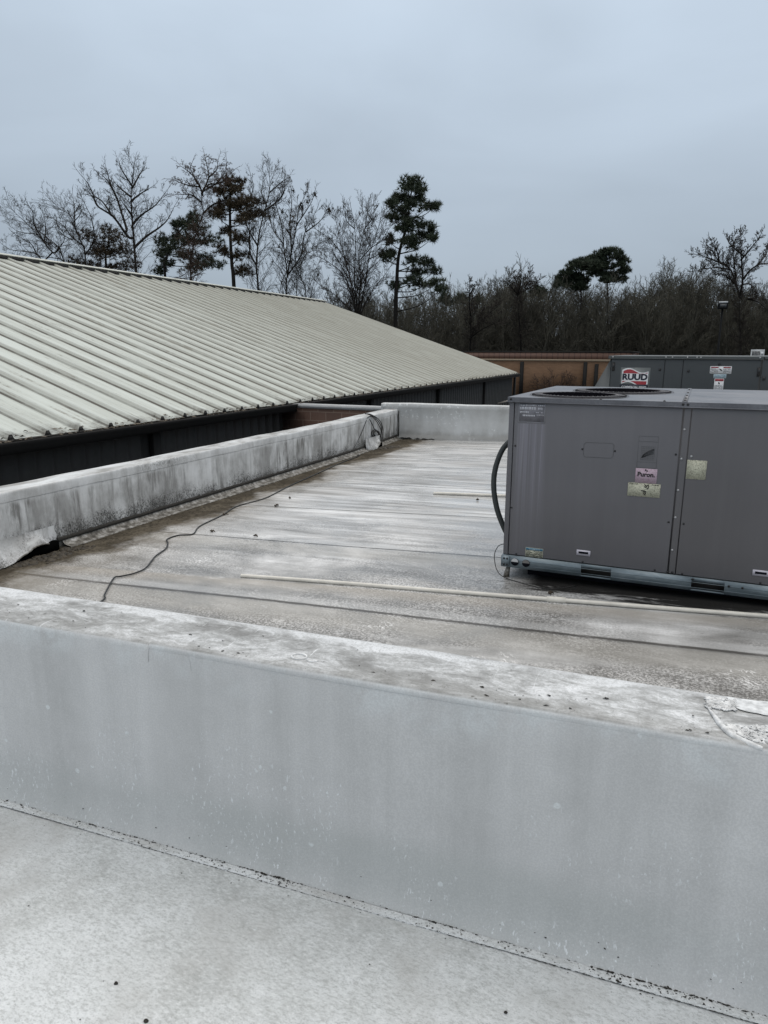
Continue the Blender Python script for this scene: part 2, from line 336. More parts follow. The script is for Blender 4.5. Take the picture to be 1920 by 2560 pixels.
def mat_clean():
    m = Mt('white_end_membrane'); x, y, z = m.xyz()
    s = m.noise(1, 6, .6, .2, m.map((3, 3, .7))); b = m.noise(1.3, 7, .65, .3)
    c = m.ramp(m.add(m.mul(s, .4), m.mul(b, .6)), [(.36, (.38, .38, .37)), (.5, (.50, .51, .505)), (.64, (.60, .615, .615))])
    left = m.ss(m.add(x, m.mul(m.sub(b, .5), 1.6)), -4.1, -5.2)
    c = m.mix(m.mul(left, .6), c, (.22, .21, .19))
    c = m.mix(m.mul(m.ss(m.noise(14, 6, .7), .55, .62), m.ss(m.noise(1.1, 3, v=m.map(loc=(1.9, 0, 0))), .47, .58)), c, (.74, .76, .76))
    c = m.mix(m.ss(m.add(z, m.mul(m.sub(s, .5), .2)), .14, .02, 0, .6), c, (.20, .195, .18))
    return m.out(c, .5, m.bump(b, .2, .01), spec=.4)

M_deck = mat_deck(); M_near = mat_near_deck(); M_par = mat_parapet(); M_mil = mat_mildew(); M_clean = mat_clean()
M_grime = plain('black_grime', (.022, .02, .016), .85, var=.5, scale=60)
M_chalk = plain('white_sealant', (.60, .61, .61), .75, var=.35, scale=45)
M_black = plain('black_rubber', (.012, .012, .012), .45)
M_pvc = plain('weathered_pvc', (.66, .64, .58), .4, var=.14, scale=9)

# ------------------------------------------------------------------ the roof itself
ZN = -.09                                   # the nearer deck
NYAW = R(2.58314); dN = np.array([math.cos(NYAW), math.sin(NYAW), 0]); nN = np.array([-dN[1], dN[0], 0])
P0N = np.array([-.738, 1.792, 0]); P0N = P0N - dN*np.dot(P0N, dN)      # foot of the wall line
def grid_sheet(x0, x1, y0, y1, zf, nx, ny):
    b = MB(); X = np.linspace(x0, x1, nx); Y = np.linspace(y0, y1, ny)
    V = np.array([(x, y, zf(x, y)) for y in Y for x in X])
    q = [(j*nx+i, j*nx+i+1, (j+1)*nx+i+1, (j+1)*nx+i) for j in range(ny-1) for i in range(nx-1)]
    b.quads(V, q); return b
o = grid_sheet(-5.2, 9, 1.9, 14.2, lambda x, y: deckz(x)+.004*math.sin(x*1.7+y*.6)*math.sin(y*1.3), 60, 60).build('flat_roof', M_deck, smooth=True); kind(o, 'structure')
o = grid_sheet(-5.2, 9, -4, 1.97, lambda x, y: ZN+.0025*math.sin(x*2.3+1)*math.sin(y*3.1), 60, 40).build('near_flat_roof', M_near, smooth=True); kind(o, 'structure')

# membrane-covered parapet across the foreground
rng = random.Random(5)
def extrude_profile(b, prof, s0, s1, ns, wob=0.0, seed=0):
    rn = np.random.RandomState(seed); S_ = np.linspace(s0, s1, ns); k = len(prof)
    ph = rn.rand(4)*6
    V = []
    for s in S_:
        w = wob*(math.sin(s*2.1+ph[0])+.6*math.sin(s*5.3+ph[1])+.4*math.sin(s*11+ph[2]))
        for i, (n, z) in enumerate(prof): V.append((s, n+w*.6, z+w*(.7 if z > .5 else 0)))
    q = [(j*k+i, (j+1)*k+i, (j+1)*k+i+1, j*k+i+1) for j in range(ns-1) for i in range(k-1)]
    b.quads(V, q)
par = thing('parapet_wall', tuple(P0N), 'broad pale grey membrane-covered parapet running across the whole foreground', 'parapet wall', rz=NYAW)
ZT = .68; TH = .30
cove = [(-.036, ZN+.004), (-.030, ZN+.012), (-.022, ZN+.028), (-.013, ZN+.052), (-.006, ZN+.085), (-.001, ZN+.13)]
prof = cove+[(0, .2), (0, .4), (0, .56), (0, .655), (.003, .671), (.010, ZT-.003), (.022, ZT)]+[(.10, ZT-.001), (.19, ZT-.001), (TH-.03, ZT)]+[(TH-.012, ZT-.004), (TH-.003, ZT-.014), (TH, ZT-.03), (TH, .3), (TH, -.02)]
b = MB(); extrude_profile(b, prof, -4.6, 4.2, 240, .0016, 3); b.build('wall', M_par, par, smooth=True)
# lapped coping sheet on the right half, its free edge reads as a fine ridge
capp = [(.0005, .660), (-.001, .668), (.001, .6755), (.008, ZT+.0025), (.016, ZT+.0045), (.021, ZT+.004), (.0225, ZT+.0005)]
s_fold = float(np.dot(at_z(373, 1609, ZT)-np.append(P0N[:2], 0), dN))
b = MB(); extrude_profile(b, capp, s_fold, 4.2, 140, .0012, 9); b.build('coping_flashing', M_par, par, smooth=True)
b = MB(); b.tube([(s_fold, -.0004, .674), (s_fold-.004, -.0010, .64), (s_fold-.006, -.0010, .612)], [.001, .0014, .0006], 5); b.tube([(s_fold+.155, .0002, .67), (s_fold+.165, -.0001, .64), (s_fold+.168, .0003, .61)], [.001, .0012, .0006], 5)
b.build('membrane_fold', M_par, par, smooth=True)
# heat-welded base strip
b = MB(); extrude_profile(b, [(-.064, ZN+.001), (-.063, ZN+.0055), (-.050, ZN+.006), (-.036, ZN+.006)], -4.6, 4.2, 160, .0016, 21); b.build('base_strip', M_near, par, smooth=True)
# grime caught in the two edges of the base strip
b = MB(); rn = np.random.RandomState(4)
def speck(b, c, r, up=(0, 0, 1), stretch=1.0):
    n = rn.randint(5, 8); th = np.sort(rn.rand(n)*6.283); rr = r*(.5+rn.rand(n)*.7)
    h = r*.45
    ring = [(c[0]+math.cos(t)*q*stretch, c[1]+math.sin(t)*q, c[2]) for t, q in zip(th, rr)]
    k = b.pts(ring+[(c[0], c[1], c[2]+h)])
    b.Ft.append(np.array([(k+i, k+(i+1) % n, k+n) for i in range(n)]))
for s in np.arange(-3.4, 2.2, .0045):
    dens = .5+.5*math.sin(s*2.7+1)*math.sin(s*7.1)+.35*math.sin(s*23)
    if rn.rand() < .18+.6*max(dens, 0): speck(b, (s, -.037+rn.randn()*.0016, ZN+.008), .0010+rn.rand()**2*.0024*(1+dens), stretch=2.2)
    if rn.rand() < .85: speck(b, (s, -.0645+rn.randn()*.0006, ZN+.003), .0011+rn.rand()*.0012, stretch=3.4)
    for q_ in range(2): speck(b, (s+.003*q_, -.05+rn.randn()*.009, ZN+.0065), .0006+rn.rand()**4*.0034*(.5+max(dens, 0)))
    if rn.rand() < .16: speck(b, (s, -.075-abs(rn.randn())*.02, ZN+.003), .0007+rn.rand()**4*.003)
o = b.build('grime', M_grime, par); kind(o, 'stuff')
# grit: on the cove, along the top edge
b = MB()
for i in range(900):
    s = rn.uniform(-3.2, 1.6); q = rn.rand(); a = abs(rn.randn())*.05
    n = -.033+min(a, .03)*.6; z = ZN+.010+a*a*9
    if z < ZN+.09: speck(b, (s, n-.001, z), .0008+rn.rand()**5*.004)
for i in range(200):
    s = rn.uniform(-3.2, 1.4); n = .03+abs(rn.randn())*.08
    if n < TH-.02: speck(b, (s, n, ZT+.0015), .0014+rn.rand()**5*.006, stretch=1.4)
o = b.build('grit', M_grime, par); kind(o, 'stuff')
# loose dark chips on the nearer deck
b = MB()
for i in range(160):
    x, y = rn.uniform(-2.6, .6), rn.uniform(.6, 1.75)
    if np.dot(np.array([x, y, 0])-P0N, nN) < -.08: speck(b, (x, y, ZN+.003), .0006+rn.rand()**6*.003)
o = b.build('grit', M_grime); kind(o, 'stuff')
def chip(px, py, r, label, z=ZN+.003):
    p = at_z(px, py, z); b = MB(); n = 7
    th = np.linspace(0, 6.283, n, endpoint=False)+rn.rand(); rr = r*(.6+.6*rn.rand(n))
    lo = [(math.cos(t)*q, math.sin(t)*q*.75, 0) for t, q in zip(th, rr)]; hi = [(v[0]*.6, v[1]*.6, r*.55) for v in lo]
    k = b.pts(lo+hi); b.Fq.append(np.array([(k+i, k+(i+1) % n, k+n+(i+1) % n, k+n+i) for i in range(n)])); b.Fn.append([k+n+i for i in range(n)])
    o = b.build('gravel_chip', M_grime); o.location = tuple(p); tag(o, label, 'gravel chip', 'black chips lying on the nearer deck')
chip(290, 2458, .0075, 'small black chip on the pale near deck, left one well above the bottom edge')
chip(364, 2553, .0085, 'larger black chip on the pale near deck, cut by the bottom edge of the photo')
chip(1265, 2531, .006, 'small black chip on the pale near deck, right of centre near the bottom edge')
# blisters and pits in the nearer membrane
def blister(px, py, r, hgt, label):
    p = at_z(px, py, ZN); b = MB(); b.dome((0, 0, -.001), (0, 0, 1), r, hgt); th = np.linspace(0, 6.283, 14); b.tube([(math.cos(t)*r*1.1, math.sin(t)*r*.8, .0) for t in th], .0018, 5)
    o = b.build('membrane_blister', M_near, smooth=True); o.location = tuple(p); tag(o, label, 'blister', 'blisters in the nearer membrane')
blister(386, 2260, .011, .005, 'small round blister in the pale near deck, nearer the base of the foreground wall')
blister(638, 2324, .013, .004, 'oval blister in the pale near deck, to the right and lower of two')
# sealant ring and swipe on the parapet top
def onpar(px, py):
    p = at_z(px, py, ZT); d = p-np.append(P0N[:2], 0); return np.dot(d, dN), np.dot(d, nN)
s0, n0 = onpar(748, 1642); b = MB(); th = np.linspace(0, 6.283, 22)
b.tube([(s0+.026*math.cos(t), n0+.021*math.sin(t), ZT+.0005) for t in th], .0038, 5); 
s1, n1 = onpar(774, 1652)
b.tube(smooth_path([(s1-.012, n1+.003, ZT), (s1, n1-.004, ZT), (s1+.018, n1, ZT), (s1+.026, n1+.012, ZT)]), [.004]*19, 5)
b.build('sealant_ring', M_chalk, par, smooth=True)
# bead of sealant curving to the front edge at the right, and the crackled white skin beside it
pts = [onpar(*p) for p in ((1768, 1768), (1785, 1790), (1800, 1810), (1822, 1833), (1850, 1850), (1880, 1863), (1906, 1872))]
pp = smooth_path([(s, n, ZT+.001) for s, n in pts], 5); b = MB()
b.tube(pp, np.interp(np.linspace(0, 1, len(pp)), [0, .12, .35, .8, 1], [.001, .005, .008, .009, .005]), 8); b.build('sealant_bead', M_chalk, par, smooth=True)
b = MB()
for i in range(480):
    u = rn.rand(); q = rn.rand()
    if rn.rand() < .62: px, py = 1810+u*120+q*10, 1826+u*42-q*40*(.3+u)
    else: px, py = 1768+u*70, 1742+u*8+q*28
    s, n = onpar(px, py)
    if n > TH-.02 or n < .02: continue
    a = rn.rand()*3.14; l = .004+rn.rand()*.008
    e = (math.cos(a)*l, math.sin(a)*l*.8)
    b.tube([(s-e[0], n-e[1], ZT), (s+rn.randn()*.003, n+rn.randn()*.003, ZT+.0015), (s+e[0], n+e[1], ZT)], .0016+rn.rand()*.0014, 4)
o = b.build('crackled_sealant', M_chalk, par); kind(o, 'stuff')
b = MB(); ring = [(1815, 1742), (1850, 1747), (1890, 1751), (1925, 1757), (1925, 1788), (1893, 1784), (1862, 1778), (1838, 1768)]
rr = [onpar(*p) for p in ring]; rs = smooth_path([(s, min(n, TH-.025), ZT+.002) for s, n in rr+[rr[0]]], 4)[:-1]
b.poly([(p[0], p[1], ZT+.0012) for p in rs]); b.build('sealant_patch', plain('worn_sealant', (.58, .595, .60), .7, var=.35, scale=38), par)

# mildewed parapet along the low edge of the roof
lp = thing('parapet_wall', (0, 0, 0), 'white parapet streaked with black mildew beside the metal-roofed building', 'parapet wall')
LZ = .525
def lpath(y):       # inner face line
    return XL if y < 10.6 else XL-.125*(y-10.6)/2.55
def sweep_left(b, prof, y0, y1, ny, wob=.003, seed=1, ragged=0):
    rn_ = np.random.RandomState(seed); Y = np.linspace(y0, y1, ny); k = len(prof); V = []
    for y in Y:
        w = wob*(math.sin(y*1.7+seed)+.6*math.sin(y*4.1)+.5*math.sin(y*9.3+1)); rg = ragged*rn_.randn()
        for i, (n, z) in enumerate(prof):
            V.append((lpath(y)+n+w*.8*(1 if 0 < z < LZ else .5), y, z+w*(.8 if z > .4 else 0)+(rg if i == 0 else 0)))
    q = [(j*k+i, j*k+i+1, (j+1)*k+i+1, (j+1)*k+i) for j in range(ny-1) for i in range(k-1)]
    b.quads(V, q)
pl = [(0, -.15), (0, -.02), (0, .1), (0, .25), (0, .40), (0, LZ-.03), (-.001, LZ-.015), (-.008, LZ-.004), (-.018, LZ), (-.03, LZ+.001), (-.12, LZ+.004), (-.26, LZ+.002), (-.272, LZ-.004), (-.278, LZ-.02), (-.278, -4.3)]
b = MB(); sweep_left(b, pl, 1.6, 13.3, 260, .004, 1); b.build('wall', M_mil, lp, smooth=True)
b = MB(); sweep_left(b, [(.0003, LZ-.087), (.0025, LZ-.085), (.003, LZ-.08), (.003, LZ-.022), (.0015, LZ-.010), (-.003, LZ-.001), (-.010, LZ+.0035), (-.022, LZ+.0045), (-.05, LZ+.0055), (-.053, LZ+.001)], 1.6, 13.25, 420, .004, 1, .0045)
b.build('coping_flashing', M_mil, lp, smooth=True)
def mat_flange():
    m = Mt('silted_flange'); a = m.noise(14, 6, .7); c = m.ramp(a, [(.36, (.035, .03, .022)), (.48, (.12, .11, .092)), (.60, (.30, .29, .27)), (.7, (.46, .45, .43))])
    return m.out(c, .6, m.bump(a, .4, .006))
M_flange = mat_flange()
b = MB(); sweep_left(b, [(.002, -.067+.075), (.012, -.067+.05), (.03, -.067+.028), (.06, -.067+.018), (.105, -.067+.012), (.108, -.067+.002)], 4.5, 13.1, 120, .0025, 7); b.build('base_flange', M_flange, lp, smooth=True)
b = MB()
sweep_left(b, [(.001, -.067+.094), (.014, -.067+.086), (.017, -.067+.062), (.006, -.067+.054)], 4.45, 13.1, 200, .003, 12, .003); b.build('joint_line', M_grime, lp, smooth=True)

# white end parapet
FY = math.atan2(13.35-13.15, -2.9+5.12); dF = np.array([math.cos(FY), math.sin(FY), 0])
fp = thing('parapet_wall', (-5.12, 13.15, 0), 'clean white end parapet closing the far side of the flat roof', 'parapet wall', rz=FY)
FZ = at_y(1278, 1016, 13.36)[2]
pf = [(-.05, deckz(-5.1)-.02), (-.045, deckz(-5.1)+.02), (-.02, -.01), (-.004, .04), (0, .09), (0, .3), (0, FZ-.09), (-.004, FZ-.085), (-.007, FZ-.06), (-.006, FZ-.012), (0, FZ-.002), (.012, FZ), (.13, FZ+.003), (.25, FZ), (.262, FZ-.02), (.262, -4.3)]
b = MB()
V = []; k = len(pf); Ss = np.linspace(-.36, 14, 180)
for s in Ss:
    w = .003*(math.sin(s*3.1)+.6*math.sin(s*7.7))
    for n, z in pf: V.append((s, n+w, z+(DK*max(s, 0) if z < .12 else 0)+w*(z > .4)))
b.quads(V, [(j*k+i, (j+1)*k+i, (j+1)*k+i+1, j*k+i+1) for j in range(len(Ss)-1) for i in range(k-1)])
b.poly([V[i] for i in range(k)][::-1]); b.build('wall', M_clean, fp, smooth=False)
b = MB()
for i in range(26): speck(b, (.10+rn.rand()*.9*rn.rand(), -.055+rn.randn()*.012, -.055+rn.rand()*.02), .012+rn.rand()*.02, stretch=2.5)
b.tube([(.01, -.02, -.05), (.012, -.012, .2), (.006, -.014, .42), (.012, -.012, .50)], [.012, .009, .010, .006], 6)
o = b.build('grime', M_grime, fp); kind(o, 'stuff')

# ------------------------------------------------------------------ scuppers through the mildewed parapet
M_void = plain('dark_opening', (.003, .003, .003), 1.0, spec=0)
M_sludge = plain('wet_leaf_sludge', (.038, .030, .019), .7, var=.8, scale=30)
def scupper(y, w, label, reach, pale):
    """hole at deck level under a skirt of membrane that has pulled away from the wall"""
    t = thing('scupper_drain', (XL, y, -.067), label, 'scupper drain', 'scupper drains in the mildewed parapet')
    zb = deckz(XL)+.067
    n = 26; V = []
    for j in range(9):
        v = j/8
        for i in range(n):
            u = i/(n-1); yy = -w*2.4+u*w*3.4
            sw = min(1, max(0, (u+.1)*2.2))*min(1, max(0, (1-u)/.28)); sw = sw*sw*(3-2*sw)
            lift = .10*math.exp(-((yy-w*.15)/(w*.75))**2)
            V.append((.004+reach*sw*(1-v)**1.7+(.007*math.sin(u*17+v*3)+.006*math.sin(u*31-v*9)+.004*math.sin(u*53+v*14))*(1-v)*sw, yy+.01*math.sin(u*23+v*8), zb+.004+lift*(1-v)+v*.21))
    b = MB(); b.quads(V, [(j*n+i, j*n+i+1, (j+1)*n+i+1, (j+1)*n+i) for j in range(8) for i in range(n-1)]); b.build('torn_skirt', pale, t, smooth=True)
    b = MB(); b.box(.003, reach*.62, -w*.72, w*.92, zb-.004, zb+.085); b.build('opening', M_void, t)
    edge = V[:n]; e_ = [(p[0]+.002, p[1], p[2]+.001) for p in edge if -w*.75 < p[1] < w*.95]; b = MB(); b.tube(e_, .006, 6); b.build('skirt_edge', M_flange, t, smooth=True)
    s2_ = MB()
    for i in range(420):
        a = abs(rn.randn())*.7; yy = rn.uniform(-w*1.1, w*1.1)
        s2_.dome((.03+reach*.6+a*.13, yy+a*.12, zb+DK*.1-.006), (0, 0, 1), .008+rn.rand()**2*.045, .005+rn.rand()**2*.024)
    o = s2_.build('sludge', M_sludge, t); kind(o, 'stuff')
    return t
pA = on_deck(100, 1400); pB = on_deck(955, 1120)
scupper(on_deck(112, 1398)[1], .30, 'dark scupper hole with torn membrane flap at the near end of the mildewed parapet', .10, M_mil)
scupper(pB[1], .19, 'small scupper with a torn white flap at the far roof corner', .10, M_mil)

# ------------------------------------------------------------------ cables and pipes on the deck
path = [on_deck(*p, .01) for p in ((253, 1504), (262, 1485), (284, 1446), (301, 1441), (336, 1433), (365, 1419), (388, 1391), (414, 1372), (419.5, 1358), (418, 1348), (446, 1338), (482, 1335), (500, 1315), (555, 1288), (594, 1265), (663, 1245), (723, 1215), (784, 1188), (850, 1158))]
path = [np.array([-3.36, 2.3, deckz(-3.36)+.008]), np.array([-3.38, 2.9, deckz(-3.38)+.008])]+[np.array(p) for p in path]
wall_up = [at_x(883, 1133, -4.98), at_x(905, 1085, -5.0), at_x(918, 1050, -5.02)]
y_c = at_x(930, 1040, -5.06)[1]
tail = [np.array([lpath(p[1])+.012, p[1], p[2]]) for p in wall_up]
cb = thing('cable', tuple(path[0]), 'thin black cable snaking along the deck and up to a loose coil on the parapet', 'cable')
org = path[0]
b = MB(); P = smooth_path([p-org for p in path]+[np.array([XL+.16, path[-1][1]+.9, deckz(XL)+.012])-org]+[t_-org for t_ in tail], 8); b.tube(P, .0065, 6)
b.build('run', M_black, cb, smooth=True)
b = MB(); cy = tail[-1][1]
def wp(px, py, off=.03):
    p = at_x(px, py, -5.06); return np.array([-5.06+off, p[1], p[2]])-org
for off, L_ in ((.02, [(914, 1046), (925, 1040), (938, 1052), (947, 1068), (951, 1082), (948, 1092), (938, 1096), (928, 1088), (927, 1079), (936, 1074), (944, 1082), (946, 1094)]),
                (.035, [(914, 1035), (932, 1043), (946, 1060), (950, 1078), (946, 1090), (934, 1094), (930, 1084), (938, 1076), (947, 1088), (949, 1100)]),
                (.05, [(918, 1048), (924, 1060), (931, 1074), (940, 1084), (936, 1092), (928, 1084), (933, 1076), (942, 1080)]),
                (.06, [(905, 1034), (920, 1036), (941, 1050), (950, 1072), (949, 1098)])):
    b.tube(smooth_path([wp(x, y, off) for x, y in L_], 6), .0085, 5)
b.build('coil', M_black, cb, smooth=True)

def pipe(p0, p1, r, label, coup=None):
    t = thing('pvc_pipe', tuple(p0), label, 'pipe', 'white PVC pipes lying on the deck'); d = np.array(p1)-np.array(p0)
    n = 14; P = [d*u+np.array([0, .006*math.sin(u*9), .0012*math.sin(u*17)]) for u in np.linspace(0, 1, n)]
    b = MB(); b.tube(P, r, 12, cap=False)
    L_ = np.linalg.norm(d); e = d/L_
    b.tube([e*.0, e*.03], [r*.78, r*.78], 12); b.build('pipe_run', M_pvc, t, smooth=True)
    if coup is not None:
        c = d*coup; q = MB(); q.tube([c-e*.062, c-e*.058, c+e*.058, c+e*.062], [r*1.1, r*1.45, r*1.45, r*1.1], 14); q.build('coupling', M_pvc, t, smooth=False)
    return t
a0 = on_deck(603, 1439, .014); a1 = on_deck(1920, 1540, .014); a2 = a0+(a1-a0)*1.6; a2[2] = deckz(a2[0])+.016
f_c = np.linalg.norm(on_deck(1390, 1504, .014)-a0)/np.linalg.norm(a2-a0)
pipe(a0, a2, .0145, 'long white plastic pipe with a coupling lying in front of the grey rooftop unit', f_c)
b0 = on_deck(1084, 1233, .015); b1 = on_deck(1258, 1239, .015); pipe(b0, b0+(b1-b0)*2.2, .017, 'shorter white plastic pipe running behind the grey rooftop unit')

# a few twigs and leaf scraps
M_twig = plain('dead_leaf', (.045, .033, .022), .8, var=.4, scale=30)
def scrap(px, py, L_, label, bits=4):
    p = on_deck(px, py, .006); b = MB(); rr_ = random.Random(int(px))
    for i in range(bits):
        a = rr_.random()*6.28; l = L_*(.4+.6*rr_.random())
        b.tube([(0, 0, 0), (math.cos(a)*l*.5, math.sin(a)*l*.5, .008+.01*rr_.random()), (math.cos(a+.4)*l, math.sin(a+.4)*l, .002)], [.006, .008, .003], 5)
    o = b.build('dead_leaf', M_twig); o.location = tuple(p); tag(o, label, 'dead leaf', 'leaf scraps on the deck')
scrap(531, 1329, .05, 'curled dead leaf on the deck just right of the snaking cable', 3)
scrap(724, 1246, .03, 'small dark leaf scrap on the pale deck below the coiled cable', 3)
scrap(688, 1264, .07, 'pale twig with crumpled leaves lying on a deck seam', 4)
scrap(644, 1341, .05, 'hooked twig lying on the deck between two seams', 2)
scrap(560, 1287, .05, 'leaf tuft caught on the snaking cable', 4)
scrap(1194, 1250, .035, 'black chip on the deck beside the shorter white pipe', 4)
scrap(1374, 1484, .03, 'black leaf scrap just behind the coupling of the long white pipe', 4)

# ------------------------------------------------------------------ the grey packaged air conditioner
def mat_casing(name, c, streak=False):
    m = Mt(name); x, y, z = m.xyz(); b_ = m.noise(.9, 4, .5); f = m.noise(220, 2, .5); v = m.noise(1, 5, .6, 0, m.map((16, 16, .5)))
    t = m.add(m.mul(b_, .75), m.mul(v, .25))
    col = m.ramp(t, [(.35, tuple(q*.88 for q in c)), (.65, tuple(q*1.12 for q in c))])
    col = m.mix(m.ss(f, .4, .6, .12, 0), col, tuple(q*.7 for q in c))
    if streak:
        w = m.noise(1, 5, .7, 0, m.map((95, 95, .35))); w2 = m.noise(1, 4, .6, 0, m.map((30, 30, .5)))
        msk = m.mul(m.mul(m.ss(x, .058, .072), m.ss(m.add(x, m.mul(m.sub(z, 1.1), .02)), .275, .250)), m.mul(m.ss(z, 1.172, 1.165), m.ss(z, .35, .95, .30, 1)))
        col = m.mix(m.mul(msk, m.ss(w, .36, .66, .08, .6)), col, (.25, .243, .285))
        col = m.mix(m.mul(msk, m.ss(w2, .56, .68, 0, .35)), col, (.31, .305, .34))
    return m.out(col, m.ss(b_, .3, .7, .36, .48), m.bump(m.noise(2.2, 2, v=m.map((1, 1, .6))), .22, .02), spec=.5)
M_case = mat_casing('grey_enamel', (.133, .132, .142)); M_case2 = mat_casing('grey_enamel_warm', (.122, .120, .126)); M_caseS = mat_casing('grey_enamel_streaked', (.133, .132, .142), True)
def mat_caplid():
    m = Mt('chalky_enamel_lid'); a = m.noise(2.2, 7, .65, .3); g = m.noise(70, 4, .7)
    c = m.ramp(m.add(m.mul(a, .7), m.mul(g, .3)), [(.36, (.085, .088, .10)), (.5, (.12, .124, .138)), (.64, (.17, .176, .195))])
    return m.out(c, m.ss(a, .35, .65, .3, .5), m.bump(g, .1, .003))
M_lid = mat_caplid()
def mat_galv():
    m = Mt('galvanised_rail'); a = m.noise(4, 6, .65, .3, m.map((1, 1, 3))); c = m.ramp(a, [(.35, (.13, .165, .185)), (.5, (.19, .235, .26)), (.66, (.27, .32, .35))])
    return m.out(c, .42, None, .35)
M_galv = mat_galv()
M_dark = plain('fan_well', (.010, .011, .016), .9, spec=.1); M_wire = plain('guard_wire', (.006, .006, .008), 1.0, spec=.0); M_screw = plain('black_screw', (.012, .012, .013), .4); M_bolt = plain('zinc_bolt', (.42, .43, .44), .35, .6)
def paper(name, c, ink, sc=120):
    m = Mt(name); a = m.noise(sc, 3, .7, 1.2, m.map((1, 1, 1.3))); b_ = m.noise(14, 4)
    col = m.ramp(b_, [(.35, tuple(q*.85 for q in c)), (.65, c)]); col = m.mix(m.ss(a, .50, .58, 0, .72), col, ink); return m.out(col, .6)
M_pap = paper('cracked_paper', (.56, .56, .44), (.13, .13, .09)); M_pink = paper('faded_pink_paper', (.54, .43, .50), (.30, .17, .24))
M_white = plain('white_print', (.72, .73, .74), .5, var=.06); M_ink = plain('black_ink', (.015, .015, .016), .6); M_red = plain('red_print', (.33, .035, .045), .5, var=.1)
M_navy = plain('navy_print', (.012, .016, .03), .5); M_blue = plain('blue_print', (.05, .17, .26), .55); M_pale = plain('pale_blue_print', (.42, .52, .56), .5)
M_grn = plain('grey_green_film', (.112, .118, .116), .55, var=.05, spec=.3); M_film = plain('decal_film', (.15, .165, .165), .4, var=.05); M_plate = plain('faded_nameplate', (.165, .165, .185), .45, var=.2, scale=30)
M_faint = plain('faint_print', (.085, .092, .09), .5); M_bright = plain('bright_scuff', (.50, .51, .55), .5)
M_handle = plain('pale_handle', (.52, .51, .57), .4)
AYAW = R(-1.63376); A0 = np.array([-1.08226, 4.95152, 0.0]); RB = .10          # rail bottom
dA = np.array([math.cos(AYAW), math.sin(AYAW), 0]); nA = np.array([-dA[1], dA[0], 0])
UL, VD = 2.24, 1.80
ac = thing('air_conditioner', (A0[0], A0[1], 0.0), 'big grey packaged rooftop air conditioner with two fan grilles, nearest the camera', 'air conditioner', 'packaged rooftop air conditioners', AYAW)
def pbox(name, mat, x0, x1, y0, y1, z0, z1, parent, bevel=.0025):
    b = MB(); b.box(x0, x1, y0, y1, z0, z1); return b.build(name, mat, parent, bevel=bevel)
core = pbox('casing', M_case2, .012, UL-.012, .018, VD-.012, .19, 1.312, ac, 0)
pbox('corner_post', M_case, 0, .034, -.002, .05, .195, 1.314, ac)
pan = pbox('front_panel', M_caseS, .040, 1.136, 0, .017, .197, 1.313, ac)
pbox('mullion', M_case2, 1.146, 1.186, 0, .017, .197, 1.313, ac)
pan2 = pbox('front_panel', M_case2, 1.192, UL-.04, 0, .017, .197, 1.313, ac)
pbox('end_panel', M_case2, 0, .011, .052, VD, .195, 1.313, ac)
# lid with two round fan wells
def rect_hole(b, x0, x1, y0, y1, cx, cy, r, z, n=48):
    th = np.linspace(0, 2*np.pi, n, endpoint=False); c4 = [math.atan2(y-cy, x-cx) % (2*math.pi) for x in (x0, x1) for y in (y0, y1)]
    th = np.sort(np.concatenate([th, c4])); V = []
    for t in th:
        c, s = math.cos(t), math.sin(t); k = min([(x1-cx)/c if c > 1e-9 else 9e9, (x0-cx)/c if c < -1e-9 else 9e9, (y1-cy)/s if s > 1e-9 else 9e9, (y0-cy)/s if s < -1e-9 else 9e9])
        V += [(cx+c*r, cy+s*r, z), (cx+c*k, cy+s*k, z)]
    m_ = len(th); b.quads(V, [(2*i, 2*i+1, 2*((i+1) % m_)+1, 2*((i+1) % m_)) for i in range(m_)])
LZ1 = 1.350; fans = ((.42, .355, .30), (.655, 1.06, .335)); e = .012
b = MB(); rect_hole(b, -e, 1.13, -e, .70, *fans[0], LZ1); rect_hole(b, -e, 1.13, .70, VD+e, *fans[1], LZ1)
b.quads([(1.13, -e, LZ1), (UL+e, -e, LZ1), (UL+e, VD+e, LZ1), (1.13, VD+e, LZ1)], [(0, 1, 2, 3)])
for q in (((-e, -e), (UL+e, -e)), ((UL+e, -e), (UL+e, VD+e)), ((UL+e, VD+e), (-e, VD+e)), ((-e, VD+e), (-e, -e))):
    (xa, ya), (xb, yb) = q; b.quads([(xa, ya, 1.318), (xb, yb, 1.318), (xb, yb, LZ1), (xa, ya, LZ1)], [(0, 1, 2, 3)])
b.box(-e-.006, UL+e+.006, -e-.006, -e+.004, 1.314, 1.3205)
b.box(1.128, 1.158, -e+.002, VD, LZ1-.001, LZ1+.005)
lid = b.build('lid', M_lid, ac)
